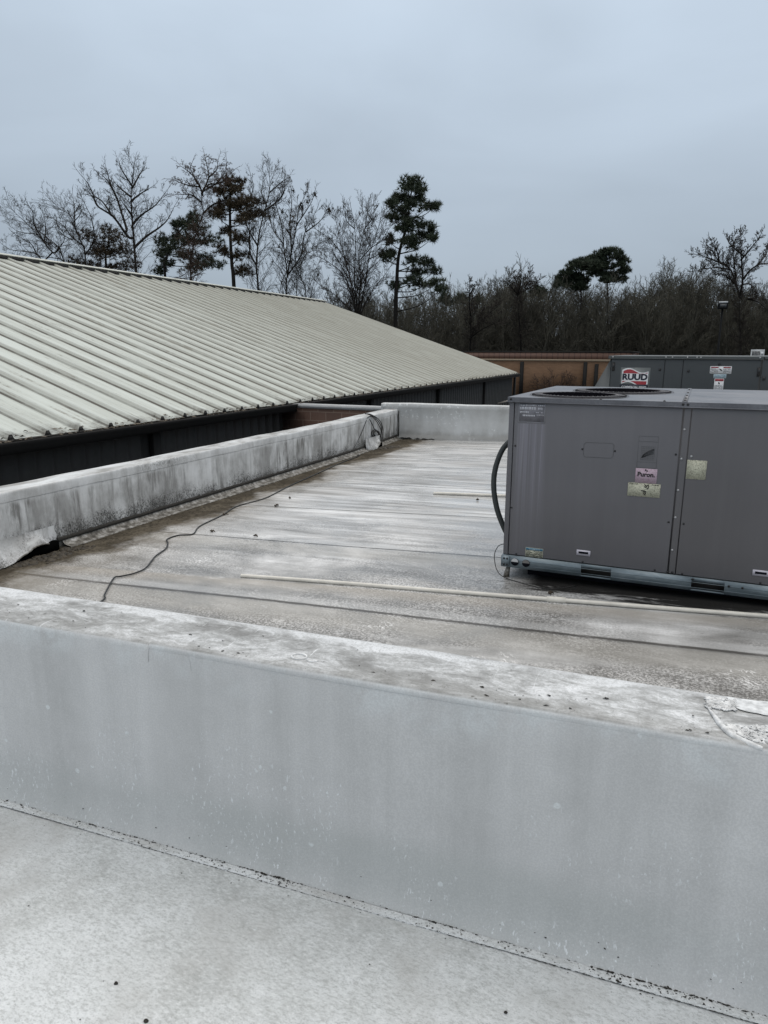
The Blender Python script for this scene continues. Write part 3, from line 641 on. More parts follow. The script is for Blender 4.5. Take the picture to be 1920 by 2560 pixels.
for i, (cx, cy, r) in enumerate(fans):
    w = MB(); w.tube([(cx, cy, LZ1+.006), (cx, cy, LZ1-.002), (cx, cy, LZ1-.19)], [r+.002, r-.002, r-.004], 40, cap=False); w.disc((cx, cy, LZ1-.19), (0, 0, 1), r-.004, 40)
    w.build('fan_well', M_dark, ac, smooth=False)
    g = MB()
    for k in (3, 6, 9, 12, 14, 16, 17, 18):
        rk = (r+.03)*k/18; zz_ = LZ1+.013-.006*(k/18)**2
        th = np.linspace(0, 2*np.pi, 40); g.tube([(cx+rk*math.cos(t), cy+rk*math.sin(t), zz_) for t in th], .0016 if k < 18 else .0045, 4, False)
    for k in range(36):
        t = k*math.pi/18; c, s = math.cos(t), math.sin(t)
        g.tube([(cx+c*(.03 if k % 3 == 0 else r*.55), cy+s*(.03 if k % 3 == 0 else r*.55), LZ1+.012), (cx+c*r*.8, cy+s*r*.8, LZ1+.010), (cx+c*(r+.035), cy+s*(r+.035), LZ1+.006)], .0019, 4, False)
    g.build('fan_guard', M_wire, ac)
    g = MB()
    for k in (16, 17, 18, 19):
        rk = (r+.03)*k/18; th = np.linspace(0, 2*np.pi, 40); g.tube([(cx+rk*math.cos(t), cy+rk*math.sin(t), LZ1+.012-.002*(k-16)) for t in th], .0018, 4, False)
    for k in range(48):
        t = k*math.pi/24; c, s = math.cos(t), math.sin(t); g.tube([(cx+c*r*.86, cy+s*r*.86, LZ1+.013), (cx+c*(r+.032), cy+s*(r+.032), LZ1+.006)], .0022, 4, False)
    g.build('guard_rim', plain('pale_guard_wire', (.10, .10, .11), .5, .3), ac)  # outer rings and spoke ends coloured a lighter grey
    f = MB()
    for k in range(4):
        a = k*math.pi/2+i*.5; P = []
        for u in (0, .35, .7, 1.0):
            for v_, dz in ((-.28, -.035), (0, 0), (.28, .035)):
                rr_ = .07+u*(r-.10); P.append((cx+rr_*math.cos(a+v_*(1.2-.5*u)), cy+rr_*math.sin(a+v_*(1.2-.5*u)), LZ1-.07+dz))
        f.quads(P, [(3*j+q, 3*j+q+1, 3*j+q+4, 3*j+q+3) for j in range(3) for q in range(2)])
    f.tube([(cx, cy, LZ1-.12), (cx, cy, LZ1-.02)], .075, 20); f.build('fan_blades', M_wire, ac)
# base rail with lift slots
b = MB(); xs = [(.57, .776), (1.293, 1.495)]; edges = [0, .57, .776, 1.293, 1.495, UL]
for x0_, x1_ in ((-.006, .57), (.776, 1.293), (1.495, UL)): b.box(x0_, x1_, -.010, .004, RB, .192)
for x0_, x1_ in xs: b.box(x0_, x1_, -.010, .004, RB, .109); b.box(x0_, x1_, -.010, .004, .166, .192)
b.box(-.006, UL, -.0125, -.0098, .158, .161); b.box(-.006, UL, -.0125, -.0098, .122, .1245)
b.box(-.006, .008, .004, VD, RB, .192); b.box(-.006, UL, .004, .05, RB-.001, RB+.003)
rail = b.build('base_rail', M_galv, ac, bevel=0)
pbox('rail_corner_plate', M_galv, -.010, .05, -.0145, -.0105, RB+.002, .186, ac, 0)
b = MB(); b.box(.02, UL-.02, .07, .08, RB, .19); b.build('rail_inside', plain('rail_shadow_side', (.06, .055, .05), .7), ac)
for cx in (.093, .176):  # rail holes: dark disc, the lit upper half painted on as a half disc
    b = MB(); b.disc((cx, -.0128, .146), (0, -1, 0), .0285, 20, .001); h_ = b.build('knockout', M_dark, ac)
    b = MB(); t_ = np.linspace(0.0, math.pi, 12); b.poly([(cx+.0265*math.cos(a), -.0142, .1465+.0265*math.sin(a)) for a in t_][::-1])
    b.build('lit_half', plain('lit_hole_metal', (.55, .56, .57), .4, .2) if cx < .1 else plain('dim_hole_metal', (.17, .165, .16), .5), h_)
pbox('curb', M_dark, .16, UL-.05, .14, VD-.1, -.05, RB, ac, 0)
# screws and bolts
sc0 = None
for (u, z) in ((.055, 1.006), (.523, 1.009), (.738, 1.009), (1.12, 1.009), (.048, .551), (1.116, .552), (1.209, .55), (.578, .206), (1.058, .208), (.099, .206), (1.70, .206), (1.232, .205)):
    if sc0 is None: b = MB(); b.dome((0, 0, 0), (0, -1, 0), .0075, .005); sc0 = b.build('screw', M_screw, ac); sc0.location = (u, 0, z)
    else: copy_part(sc0, ac, (u, 0, z))
for (u, v_, z) in ((.012, -.012, 1.336), (1.135, -.013, 1.335), (1.163, -.013, 1.335), (.012, -.0145, .165), (.036, -.0145, .165), (.012, -.0145, .118), (.036, -.0145, .118), (1.14, -.002, .206), (1.17, -.002, .206), (1.30, -.0105, .178), (1.52, -.0105, .16), (1.60, -.0105, .16)):
    c = copy_part(sc0, ac, (u, v_, z)); c.scale = (1.15, 1, 1.15)
bt0 = None
for (u, z) in ((1.157, 1.174), (1.156, .982), (1.155, .773), (1.155, .588), (1.155, .362), (1.214, 1.002)):
    if bt0 is None: b = MB(); b.dome((0, 0, 0), (0, -1, 0), .0085, .007); bt0 = b.build('bolt', M_bolt, ac); bt0.location = (u, 0, z)
    else: copy_part(bt0, ac, (u, 0, z))
b = MB(); b.dome((0, 0, 0), (0, 0, 1), .009, .008); ls = b.build('lid_screw', M_screw, ac); ls.location = (1.143, .06, LZ1+.005)
for (u, v_) in ((1.143, .3), (1.143, .62), (1.143, 1.0), (1.143, 1.5), (.62, .01), (1.02, .01), (.10, .30)): copy_part(ls, ac, (u, v_, LZ1+(.005 if u > 1.1 else 0)))
# labels
def plate(name, mat, u0, u1, z0, z1, parent, y=-.0006, t=.0012):
    b = MB(); b.box(u0, u1, y-t, y, z0, z1); return b.build(name, mat, parent)
def lines(b, u0, u1, z0, z1, n, y, rr_, h=.5, fill=.9):
    for i in range(n):
        zc = z1-(i+.5)*(z1-z0)/n; hh = (z1-z0)/n*h*.5; u = u0
        while u < u1-.002:
            w = (.006+rr_.random()*.02)*max(.4, (u1-u0)/.12)
            if rr_.random() < fill: b.box(u, min(u+w, u1), y-.0006, y, zc-hh, zc+hh)
            u += w+.003
r7 = random.Random(7)
np_ = plate('nameplate', M_plate, .071, .253, 1.178, 1.307, ac)
b = MB(); lines(b, .078, .20, 1.288, 1.302, 1, -.0018, r7, .5); lines(b, .205, .25, 1.29, 1.301, 1, -.0018, r7, .9, 1); lines(b, .078, .19, 1.262, 1.287, 1, -.0018, r7, .85); lines(b, .205, .237, 1.263, 1.285, 1, -.0018, r7, .75)
lines(b, .078, .14, 1.238, 1.256, 1, -.0018, r7, .7); lines(b, .19, .245, 1.242, 1.252, 1, -.0018, r7, .6); lines(b, .078, .185, 1.216, 1.232, 1, -.0018, r7, .7); lines(b, .195, .247, 1.226, 1.234, 1, -.0018, r7, .6)
b.box(.071, .0725, -.0024, -.0018, 1.178, 1.307); b.box(.2515, .253, -.0024, -.0018, 1.178, 1.307); b.box(.071, .253, -.0024, -.0018, 1.178, 1.1795)
b.build('print', M_bright, np_)
b = MB(); th_ = [(.532+.012, .956), (.728-.012, .958), (.728, .97), (.73, 1.048), (.716, 1.06), (.545, 1.057), (.532, 1.045), (.532, .97)]
b.tube([(u, -.0004, z) for u, z in th_+[th_[0]]], .0012, 4); b.build('knockout_outline', M_faint, pan)
b = MB()                                                   # print on a clear film, nothing but its lines shows
for i in range(9): u = .905+i*.0105; b.box(u, u+.0009, -.0010, -.0004, .962, 1.05)
for i in range(8): z = .962+i*.0125; b.box(.905, .99, -.0012, -.0006, z, z+.0009)
for z in (1.083, .945, 1.118, .908): b.box(.885, 1.006, -.0010, -.0004, z, z+.0014)
for u in (.884, 1.0062): b.box(u, u+.0012, -.0012, -.0006, .908, 1.12)
ch = b.build('chart_label', M_faint, ac)
b = MB()
for i in range(6):
    P = [(.91+u*.075, -.0018, .975+.022*(i*.0+1)*0+(.062-.006*i)*(u**(.55+.12*i))) for u in np.linspace(0, 1, 8)]; b.tube(P, .0016 if i < 2 else .0009, 4)
b.build('curve_print', M_ink, ch)
pu = plate('refrigerant_label', M_pink, .881, 1.017, .805, .903, ac, y=-.0012)
text_mesh('lettering', 'Puron.', .042, M_ink, pu, (.949, -.0032, .862), (R(90), 0, 0), .0016)
b = MB(); b.disc((.944, -.0024, .893), (0, -1, 0), .006, 10, .0008); b.disc((.955, -.0024, .888), (0, -1, 0), .0045, 10, .0008); b.disc((.949, -.0024, .881), (0, -1, 0), .003, 8, .0008); b.build('emblem', M_ink, pu)
wl = plate('warning_label', M_pap, .840, 1.046, .711, .803, ac, y=-.0018)
b = MB(); lines(b, .848, .905, .792, .799, 1, -.003, r7, .7); lines(b, .99, 1.035, .792, .799, 1, -.003, r7, .7)
for P in ([(.945, .797), (.951, .789), (.947, .780), (.953, .775)], [(.957, .777), (.962, .792), (.970, .796), (.972, .783), (.968, .768), (.960, .768)], [(.925, .752), (.945, .752), (.957, .748), (.956, .735), (.948, .724), (.943, .735), (.951, .743), (.94, .747)]):
    b.tube([(u, -.0032, z) for u, z in P], [.0035]*len(P), 5)
b.build('print', M_ink, wl)
plate('info_label', M_pap, 1.193, 1.311, .854, .979, ac)
bl_ = plate('notice_label', M_pap, .166, .294, .198, .266, ac); h_ = plate('header', M_blue, .168, .292, .247, .264, bl_, -.0018)
b = MB(); lines(b, .19, .27, .251, .260, 1, -.003, r7, .6); b.build('print', M_pale, h_)
b = MB(); lines(b, .170, .290, .200, .244, 5, -.0018, r7, .45); b.build('print', M_ink, bl_)
for u0 in (.531, 1.647):
    hd = plate('handle', M_handle, u0, u0+.095, .253, .292, ac, 0, .006); plate('grip_slot', M_dark, u0+.014, u0+.081, .266, .282, hd, -.0062, .0008)
# conduit and drip wire at the end panel
b = MB(); b.tube(smooth_path([(-.008, .2, 1.02), (-.03, .19, 1.013), (-.085, .17, .94), (-.125, .15, .80), (-.125, .13, .66), (-.09, .12, .50), (-.03, .12, .36), (.01, .12, .30)], 6), .0205, 12)
b.tube([(.0, .2, 1.02), (-.024, .2, 1.018)], .032, 12); b.build('conduit', plain('ribbed_conduit', (.028, .034, .034), .5), ac, smooth=True)
b = MB(); b.tube(smooth_path([(-.0, .05, .26), (-.05, .05, .235), (-.075, .04, .17), (-.06, .02, .09), (-.02, -.02, .045), (.05, -.05, .022), (.14, -.08, .018), (.25, -.13, .02), (.34, -.15, .02), (.44, -.1, .02), (.55, -.02, .03)], 6), .0032, 5); b.build('drip_wire', M_black, ac, smooth=True)
b = MB(); b.box(-.012, -.001, .4, .46, 1.10, 1.17); b.build('end_latch', M_dark, ac)
b = MB(); b.tube([(.025, .03, .0), (.03, .03, .05), (.04, .03, .10)], [.026, .02, .014], 7); b.build('drain_stub', M_flange, ac, smooth=True)

# ------------------------------------------------------------------ the second unit behind it
RD = 4.0
def mat_ruud():
    m = Mt('slate_enamel'); a = m.noise(1.2, 4, .5); c = m.ramp(a, [(.35, (.036, .041, .043)), (.65, (.047, .053, .055))]); return m.out(c, .42)
M_ru = mat_ruud()
ru = thing('air_conditioner', tuple(A0+nA*RD), 'slate grey rooftop unit with red and white RUUD decal and sloped hood, standing behind', 'air conditioner', 'packaged rooftop air conditioners', AYAW)
zT = 1.618
b = MB(); b.box(.222, 3.4, .02, 2.0, .2, 1.585); b.build('casing', M_ru, ru)
b = MB(); b.prism([(.218, 1.584), (.0, 1.15), (-.28, .6), (.218, .6)], 1, .0, 1.9); b.build('intake_hood', mat_casing('slate_hood', (.068, .078, .082)), ru)
b = MB(); b.box(.19, 1.835, -.018, 2.02, 1.586, zT); b.box(1.845, 3.42, -.018, 2.02, 1.588, zT+.002); b.box(.19, 1.835, -.022, -.017, 1.583, 1.592); b.build('lid', plain('slate_lid', (.07, .078, .078), .5), ru, bevel=.004)
for x0_, x1_ in ((.225, .820), (.826, 1.018), (1.024, 1.815), (1.832, 3.3)): pbox('access_door', M_ru, x0_, x1_, -.002, .018, .34, 1.578, ru, .003)
pbox('base_rail', M_galv, .1, 3.4, -.01, .05, .14, .33, ru, 0); pbox('curb', M_dark, .2, 3.3, .08, 1.9, -.06, .14, ru, 0)
for u, z0_, z1_ in ((.235, 1.44, 1.54), (1.79, 1.40, 1.50), (1.845, 1.36, 1.40)): pbox('hinge', M_screw, u, u+.03, -.010, -.002, z0_, z1_, ru, 0)
for u, z in ((.775, 1.461), (1.081, 1.448), (1.40, 1.525)):
    b = MB(); b.dome((u, -.002, z), (0, -1, 0), .016, .012); b.build('latch_knob', M_screw, ru)
for u in (.24, .83, .90, 1.06, 1.16, 1.8, 1.2): copy_part(bt0, ru, (u, -.019, 1.604))
dc = plate('decal', M_film, .340, .672, 1.244, 1.482, ru, -.0025)
def flag(b, u0, u1, ft, fb, y, n=24):
    V = []; 
    for i in range(n+1):
        t = i/n; u = u0+(u1-u0)*t; V += [(u, y, fb(t)), (u, y, ft(t))]
    b.quads(V, [(2*i, 2*i+2, 2*i+3, 2*i+1) for i in range(n)])
wave = lambda t: .026*math.sin(t*2*math.pi*.92+.15)
U0, U1 = .356, .652
b = MB(); flag(b, U0, U1, lambda t: 1.450+wave(t), lambda t: 1.300+wave(t)-.014, -.0042); b.build('white_flag', M_white, dc)
b = MB(); flag(b, U0+.014, U1-.010, lambda t: 1.436+wave(t), lambda t: 1.4135, -.0048); b.build('red_band', M_red, dc)
b = MB(); flag(b, U0+.010, U1-.014, lambda t: 1.3245, lambda t: 1.300+wave(t), -.0048); b.build('red_band', M_red, dc)
text_mesh('lettering', 'RUUD', .094, M_navy, dc, (.503, -.0048, 1.369), (R(90), 0, 0), .0048, sx=1.10)
pt = plate('navy_strip', M_navy, .340, .66, 1.244, 1.286, dc, -.0045); text_mesh('lettering', 'COMMERCIAL SERIES', .030, M_white, pt, (.50, -.0066, 1.254), (R(90), 0, 0), .0006)
w1 = plate('warning_label', M_white, 1.308, 1.530, 1.426, 1.508, ru, -.0025)
plate('red_header', M_red, 1.318, 1.395, 1.488, 1.500, w1, -.004); plate('red_header', M_red, 1.445, 1.520, 1.488, 1.500, w1, -.004)
b = MB(); lines(b, 1.315, 1.395, 1.434, 1.482, 5, -.004, r7, .4); lines(b, 1.445, 1.522, 1.434, 1.482, 5, -.004, r7, .4); b.tube([(1.402, -.0045, 1.48), (1.42, -.0045, 1.468), (1.435, -.0045, 1.455)], [.003, .008, .003], 5); b.build('print', M_ink, w1)
w2 = plate('notice_label', M_pale, 1.351, 1.483, 1.375, 1.420, ru, -.0025)
b = MB(); lines(b, 1.36, 1.475, 1.38, 1.415, 3, -.004, r7, .35); b.build('print', M_blue, w2)
w3 = plate('warning_label', M_white, 1.366, 1.464, 1.20, 1.370, ru, -.0025); plate('red_header', M_red, 1.371, 1.459, 1.342, 1.366, w3, -.004)
b = MB(); lines(b, 1.373, 1.457, 1.21, 1.30, 7, -.004, r7, .4); b.tube([(1.408, -.0045, 1.33), (1.418, -.0045, 1.318), (1.42, -.0045, 1.305)], [.004, .009, .003], 5); b.build('print', M_ink, w3)

# ------------------------------------------------------------------ metal-roofed building on the left
SY = 14.3                                                  # where the block wall meets it
E0 = at_y(732, 1007, SY); EX, EZ = E0[0], E0[2]
GY = at_x(1295, 929, EX)[1]
rg = at_y(810, 756, GY); RX, RZ = rg[0], rg[2]
SLOPE = (RZ-EZ)/(EX-RX)
WX = at_y(706, 1050, SY)[0]
mb_ = thing('metal_roofed_building', (EX, SY, -4.3), 'long dark-walled building with a pale ribbed metal roof at the left', 'building'); OM = np.array([EX, SY, -4.3])
def mat_metalroof():
    m = Mt('pale_ribbed_metal'); x, y, z = m.xyz()
    a = m.noise(1.0, 6, .6, .2, m.map((.25, 1.6, 1))); s = m.noise(1, 6, .7, .2, m.map((.35, 9, 1))); f = m.noise(6, 6, .7)
    c = m.ramp(m.add(m.mul(a, .55), m.mul(s, .45)), [(.34, (.37, .39, .355)), (.5, (.475, .505, .465)), (.64, (.555, .595, .56))])
    # dark lines along the foot of each rib; shading of rib flanks painted in
    ph = m.math('FRACT', m.math('DIVIDE', m.add(y, 11.3+.61*40), .61))
    up_ = m.mul(m.ss(ph, .212, .19), m.ss(ph, .02, .04)); c = m.mix(m.mul(up_, .5), c, (.28, .285, .255))
    ln = m.add(m.ss(m.math('ABSOLUTE', m.sub(ph, .010)), .024, .010), m.ss(m.math('ABSOLUTE', m.sub(ph, .212)), .022, .008))
    ln = m.mul(ln, m.ss(m.noise(1, 5, .65, 0, m.map((.5, 4, 1))), .36, .56, .45, 1)); c = m.mix(m.math('MINIMUM', ln, 1.0), c, (.075, .07, .058))
    c = m.mix(m.mul(m.ss(s, .45, .36), m.ss(f, .44, .6, 0, .75)), c, (.19, .18, .15))
    e = m.add(x, m.mul(m.sub(m.noise(4, 5, .7), .5), .9)); c = m.mix(m.mul(m.ss(e, -.30, .05), m.ss(f, .38, .6, .3, .9)), c, (.07, .066, .056))
    fa = m.ss(y, -8, 16); c = m.mix(m.mul(fa, .62), c, (.255, .255, .212))
    return m.out(c, .5, m.bump(m.noise(2.5, 3), .1, .03), spec=.4)
M_mr = mat_metalroof(); M_brz = plain('dark_bronze_metal', (.014, .0135, .013), .75, spec=.25); M_wall = plain('dark_bronze_wall', (.030, .030, .029), .6)
M_rib = plain('rib_end', (.012, .011, .010), .8)
RS = .61; y_start = 3.0
b = MB(); rx = RX-EX; ez = EZ+4.3; rz_ = RZ+4.3
ys = []; y = y_start
prof_y = []; k = 0
while y < GY-.05:
    prof_y += [(y, 0), (y+.035, .066), (y+.085, .066), (y+.12, 0), (y+.36, .003), (y+.375, .008), (y+.39, .008), (y+.405, .003), (y+.5, .003)]; ys.append(y); y += RS
prof_y.append((GY, 0))
n = len(prof_y); V = []
steps = np.linspace(0, 1, 9)
rn2 = np.random.RandomState(8)
for si, t in enumerate(steps):
    for (yy, h) in prof_y: V.append((rx*t, yy-SY, ez+(rz_-ez)*t+h+.004*math.sin(yy*1.3+t*9)))
b.quads(V, [(j*n+i, j*n+i+1, (j+1)*n+i+1, (j+1)*n+i) for j in range(len(steps)-1) for i in range(n-1)])
# the far slope, unseen from here
b.quads([(rx, y_start-SY, rz_), (rx, GY-SY, rz_), (2*rx, GY-SY, ez), (2*rx, y_start-SY, ez)], [(0, 1, 2, 3)])
b.build('roof', M_mr, mb_)
b = MB()
b.prism([(rx-.30, rz_-.02), (rx-.3, rz_+.06), (rx, rz_+.135), (rx+.24, rz_+.07), (rx+.24, rz_+.045), (rx, rz_+.11)], 1, y_start-SY, GY-SY+.05)
b.build('ridge_cap', plain('pale_ridge_metal', (.52, .53, .48), .5), mb_)
rc = MB(); rc.prism([(.008, -.012), (.038, .046), (.082, .046), (.112, -.012)], 0, -.004, .010); rc_ = rc.build('rib_closure', M_rib, mb_); rc_.location = (0, ys[0]-SY, ez+.012)
rk = MB(); rk.box(0, .03, .125, RS, -.065, .03); rk_ = rk.build('ridge_shade_block', M_rib, mb_); rk_.location = (rx+.2, ys[0]-SY, rz_)  # black blocks standing in for shade in the gaps under the ridge cap
for yy in ys[1:]:
    if yy > GY-.7: continue
    copy_part(rc_, mb_, (0, yy-SY, ez+.012)); copy_part(rk_, mb_, (rx+.2, yy-SY, rz_))
b = MB(); g0, g1 = y_start-SY, GY-SY
b.prism([(.0, ez-.03), (.15, ez-.018), (.155, ez-.03), (.145, ez-.07), (.11, ez-.12), (.10, ez-.185), (-.02, ez-.185)], 1, g0, g1); b.build('gutter', M_brz, mb_)
b = MB(); b.box(-.06, .0, g0, g1, ez-.20, ez-.02); b.build('eave_trim', M_brz, mb_)
wx = WX-EX
b = MB(); wv_ = []; yy = y_start-SY
while yy < GY-SY-.2:
    wv_ += [(wx, yy), (wx, yy+.22), (wx+.03, yy+.245), (wx+.03, yy+.285)]; yy += .31
wv_.append((wx, GY-SY-.15)); n = len(wv_)
V = [(p[0], p[1], 0) for p in wv_]+[(p[0], p[1], ez-.19) for p in wv_]; b.quads(V, [(i, i+1, n+i+1, n+i) for i in range(n-1)])
b.quads([(wx, GY-SY-.15, 0), (2*rx-wx, GY-SY-.15, 0), (2*rx-wx, GY-SY-.15, ez-.19), (rx, GY-SY-.15, rz_-.05), (wx, GY-SY-.15, ez-.19)][:3]+[(wx, GY-SY-.15, ez-.19)], [(0, 1, 2, 3)])
b.tris([(wx, GY-SY-.15, ez-.19), (2*rx-wx, GY-SY-.15, ez-.19), (rx, GY-SY-.15, rz_-.08)], [(0, 1, 2)])
b.build('wall', M_wall, mb_)
b = MB(); b.prism([(.02, ez-.16), (.02, ez+.0), (rx, rz_+.06), (rx, rz_-.12)], 1, GY-SY, GY-SY+.05); b.build('gable_trim', M_brz, mb_)
for px in (385, 1095, 1208, 925, 1282):
    yd = at_x(px, 1020 if px > 800 else 1120, WX+.05)[1]
    pbox('downspout', M_brz, wx+.03, wx+.14, yd-SY-.1, yd-SY+.1, 0, ez-.19, mb_, .01)
# leaves caught along the eave
b = MB()
for i in range(1500):
    yy = y_start-SY+rn2.rand()**1.3*(GY-y_start); x_ = .10-abs(rn2.randn())*.09
    if math.sin(yy*2.1)+math.sin(yy*5.7+1) < -.3 and rn2.rand() < .7: continue
    a = rn2.rand()*6.28; l = .02+rn2.rand()*.035; z_ = ez+.012-x_*SLOPE*(x_ < 0)+.01*rn2.rand()-(.03 if x_ > 0 else 0)
    dx, dy = math.cos(a)*l, math.sin(a)*l; b.tris([(x_-dx, yy-dy, z_), (x_+dy*.5, yy-dx*.5, z_+.02), (x_+dx, yy+dy, z_+.006)], [(0, 1, 2)])
o = b.build('leaf_litter', plain('eave_leaf', (.10, .082, .06), .8, var=.6, scale=9)); o.location = tuple(OM); kind(o, 'stuff')
tag(o, 'dead leaves caught along the eave of the pale metal roof', 'leaf litter')

# block wall between the two buildings
cw0 = at_y(700, 1012, SY); cw1 = at_y(975, 1017, SY); cz = at_y(840, 1013, SY)[2]
bw = thing('block_wall', (cw0[0], SY, -4.3), 'short brown concrete block wall with a pale metal cap beside the roof corner', 'wall')
def mat_block():
    m = Mt('brown_split_block'); br = m.n('ShaderNodeTexBrick'); v = m.map((1, 1, 1), rot=(R(90), 0, 0)); m.L(v, br.inputs[0])
    br.inputs['Scale'].default_value = 1; br.inputs['Brick Width'].default_value = .40; br.inputs['Row Height'].default_value = .20; br.inputs['Mortar Size'].default_value = .008
    br.inputs['Color1'].default_value = (.060, .032, .022, 1); br.inputs['Color2'].default_value = (.085, .045, .03, 1); br.inputs['Mortar'].default_value = (.13, .095, .075, 1)
    c = m.mix(.5, br.outputs[0], m.ramp(m.noise(30, 5, .7), [(.3, (.5, .5, .5)), (.7, (1, 1, 1))]), 'MULTIPLY'); return m.out(c, .85)
wl_ = cw1[0]-cw0[0]
b = MB(); b.box(0, wl_, 0, .2, 0, cz+4.3-.09); b.build('wall', mat_block(), bw)
b = MB(); b.box(-.1, wl_, -.03, .23, cz+4.3-.088, cz+4.3); b.box(-.1, wl_, -.034, -.03, cz+4.3-.05, cz+4.3-.042); b.build('cap', plain('grey_cap_metal', (.40, .41, .41), .45), bw)

# ------------------------------------------------------------------ far brick building
BY = 84.0; GZ = -4.3
bL = at_y(1100, 882.6, BY); bR = at_y(1580, 877, BY); zt_ = at_y(1400, 878.5, BY)[2]; zf = at_y(1400, 898, BY)[2]; ztrim = at_y(1400, 902.5, BY)[2]
bb = thing('brick_building', (bL[0]-25, BY, GZ), 'low tan brick building with brown metal fascia at the edge of the woods', 'building'); bw_ = bR[0]-bL[0]+25; OB = np.array([bL[0]-25, BY, GZ])
def mat_brick():
    m = Mt('tan_brick'); br = m.n('ShaderNodeTexBrick'); v = m.map((1, 1, 1), rot=(R(90), 0, 0)); m.L(v, br.inputs[0])
    br.inputs['Scale'].default_value = 1; br.inputs['Brick Width'].default_value = .40; br.inputs['Row Height'].default_value = .135; br.inputs['Mortar Size'].default_value = .016
    br.inputs['Color1'].default_value = (.15, .080, .042, 1); br.inputs['Color2'].default_value = (.205, .115, .062, 1); br.inputs['Mortar'].default_value = (.14, .09, .055, 1)
    c = m.mix(m.ss(m.noise(.5, 5, .6), .4, .65, 0, .35), br.outputs[0], (.12, .068, .036)); return m.out(c, .85)
def mat_fascia():
    m = Mt('brown_fascia_metal'); x, y, z = m.xyz(); w = m.math('FRACT', m.mul(x, 1.6)); c = m.mix(m.ss(w, .82, .9), (.19, .105, .075), (.10, .055, .040)); return m.out(c, .55)
H1 = ztrim-GZ
b = MB(); b.box(0, bw_, 0, 14, 0, H1-.02); b.build('wall', mat_brick(), bb)
b = MB(); b.box(-.1, bw_+.1, -.16, 14, zf-GZ+.0, zt_-GZ-.16); b.build('fascia', mat_fascia(), bb)
b = MB(); b.box(-.2, bw_+.2, -.24, 14.2, zt_-GZ-.158, zt_-GZ+.02); b.build('roof_edge', M_brz, bb)
b = MB(); b.box(-.1, bw_+.1, -.2, .1, H1-.018, zf-GZ-.002); b.build('trim_strip', plain('cream_trim', (.30, .235, .165), .6), bb)
b = MB(); b.box(-.05, bw_+.05, -.06, 0, 0, .9); b.build('dark_base_band', M_brz, bb)  # dark band along the foot of the brick wall
for px in (1230, 1305, 1463, 1491, 1180):
    X_ = at_y(px, 930, BY)[0]-OB[0]; pbox('downspout', M_brz, X_-.20, X_+.20, -.32, -.0, 0, (zf-GZ-.3 if px in (1305, 1463) else H1-.3), bb, 0)

# ------------------------------------------------------------------ light pole, louvred vent, handrail
pl_top = at_d(1807, 765, 46.0)
lpz = pl_top[2]; lp_ = thing('light_pole', (pl_top[0], pl_top[1], GZ), 'dark parking light pole with a box-shaped lamp head before the woods', 'light pole')
M_pole = plain('dark_pole_paint', (.010, .011, .012), .9, spec=.15)
b = MB(); b.tube([(0, 0, 0), (0, 0, lpz-GZ-.1)], [.085, .055], 12); b.build('pole', M_pole, lp_, smooth=True)
b = MB(); b.box(-.30, .28, -.30, .30, lpz-GZ-.18, lpz-GZ+.27); lh = b.build('lamp_head', M_pole, lp_, bevel=.03)
b = MB(); b.box(-.26, .26, -.315, -.305, lpz-GZ+.16, lpz-GZ+.268); b.box(-.32, -.305, -.28, -.1, lpz-GZ-.02, lpz-GZ+.2); b.build('reflector', plain('pale_reflector', (.5, .52, .54), .3), lh)
b = MB(); b.box(-.18, .2, -.312, -.304, lpz-GZ-.12, lpz-GZ+.12); b.build('lens', plain('lamp_glass', (.05, .055, .06), .15), lh)
vx = at_d(1894, 881, 30.0)
lv = thing('louvred_vent', (vx[0], vx[1], vx[2]-1.2), 'small pale louvred vent box showing above the slate grey unit', 'vent')
b = MB(); b.box(-.24, .24, -.2, .2, 0, 1.32); b.build('housing', plain('pale_vent', (.35, .37, .38), .5), lv)
b = MB()
for i in range(6): b.box(-.215+i*.05, -.185+i*.05, -.21, -.2, 1.02, 1.25)
b.build('louvres', M_screw, lv); b = MB(); b.box(.10, .2, -.212, -.202, 1.1, 1.22); b.build('plate', M_white, lv)
hr0 = at_y(1225, 1014, 36); hr1 = at_y(1275, 1001, 36)
hr = thing('handrail', (hr0[0], 36, hr0[2]-1), 'pale sloping handrail with dark pickets below the corner of the metal roof', 'handrail')
b = MB(); d_ = hr1-hr0; b.tube([(0, 0, 1), (d_[0], 0, 1+d_[2])], .05, 6); b.build('rail', plain('pale_rail', (.32, .29, .26), .5), hr)
b = MB()
for i in range(9): u = i/8; b.box(d_[0]*u-.02, d_[0]*u+.02, -.02, .02, -.6, 1+d_[2]*u)
b.build('pickets', M_brz, hr)

# ------------------------------------------------------------------ ground and rise behind
def mat_ground():
    m = Mt('leaf_covered_ground'); a = m.noise(.6, 8, .7); c = m.ramp(a, [(.35, (.018, .015, .011)), (.65, (.036, .029, .021))]); return m.out(c, .95)
M_gr = mat_ground()
o = grid_sheet(-500, 500, -200, 700, lambda x, y: GZ-.02, 20, 20).build('ground', M_gr); kind(o, 'structure')
b = grid_sheet(-220, 260, 104, 320, lambda x, y: GZ-.1+(9.0*(1-math.exp(-max(y-108, 0)/45)))*(1/(1+math.exp(-(x+52-.12*(y-104))/9))), 60, 40); o = b.build('hill', M_gr, smooth=True); kind(o, 'structure')

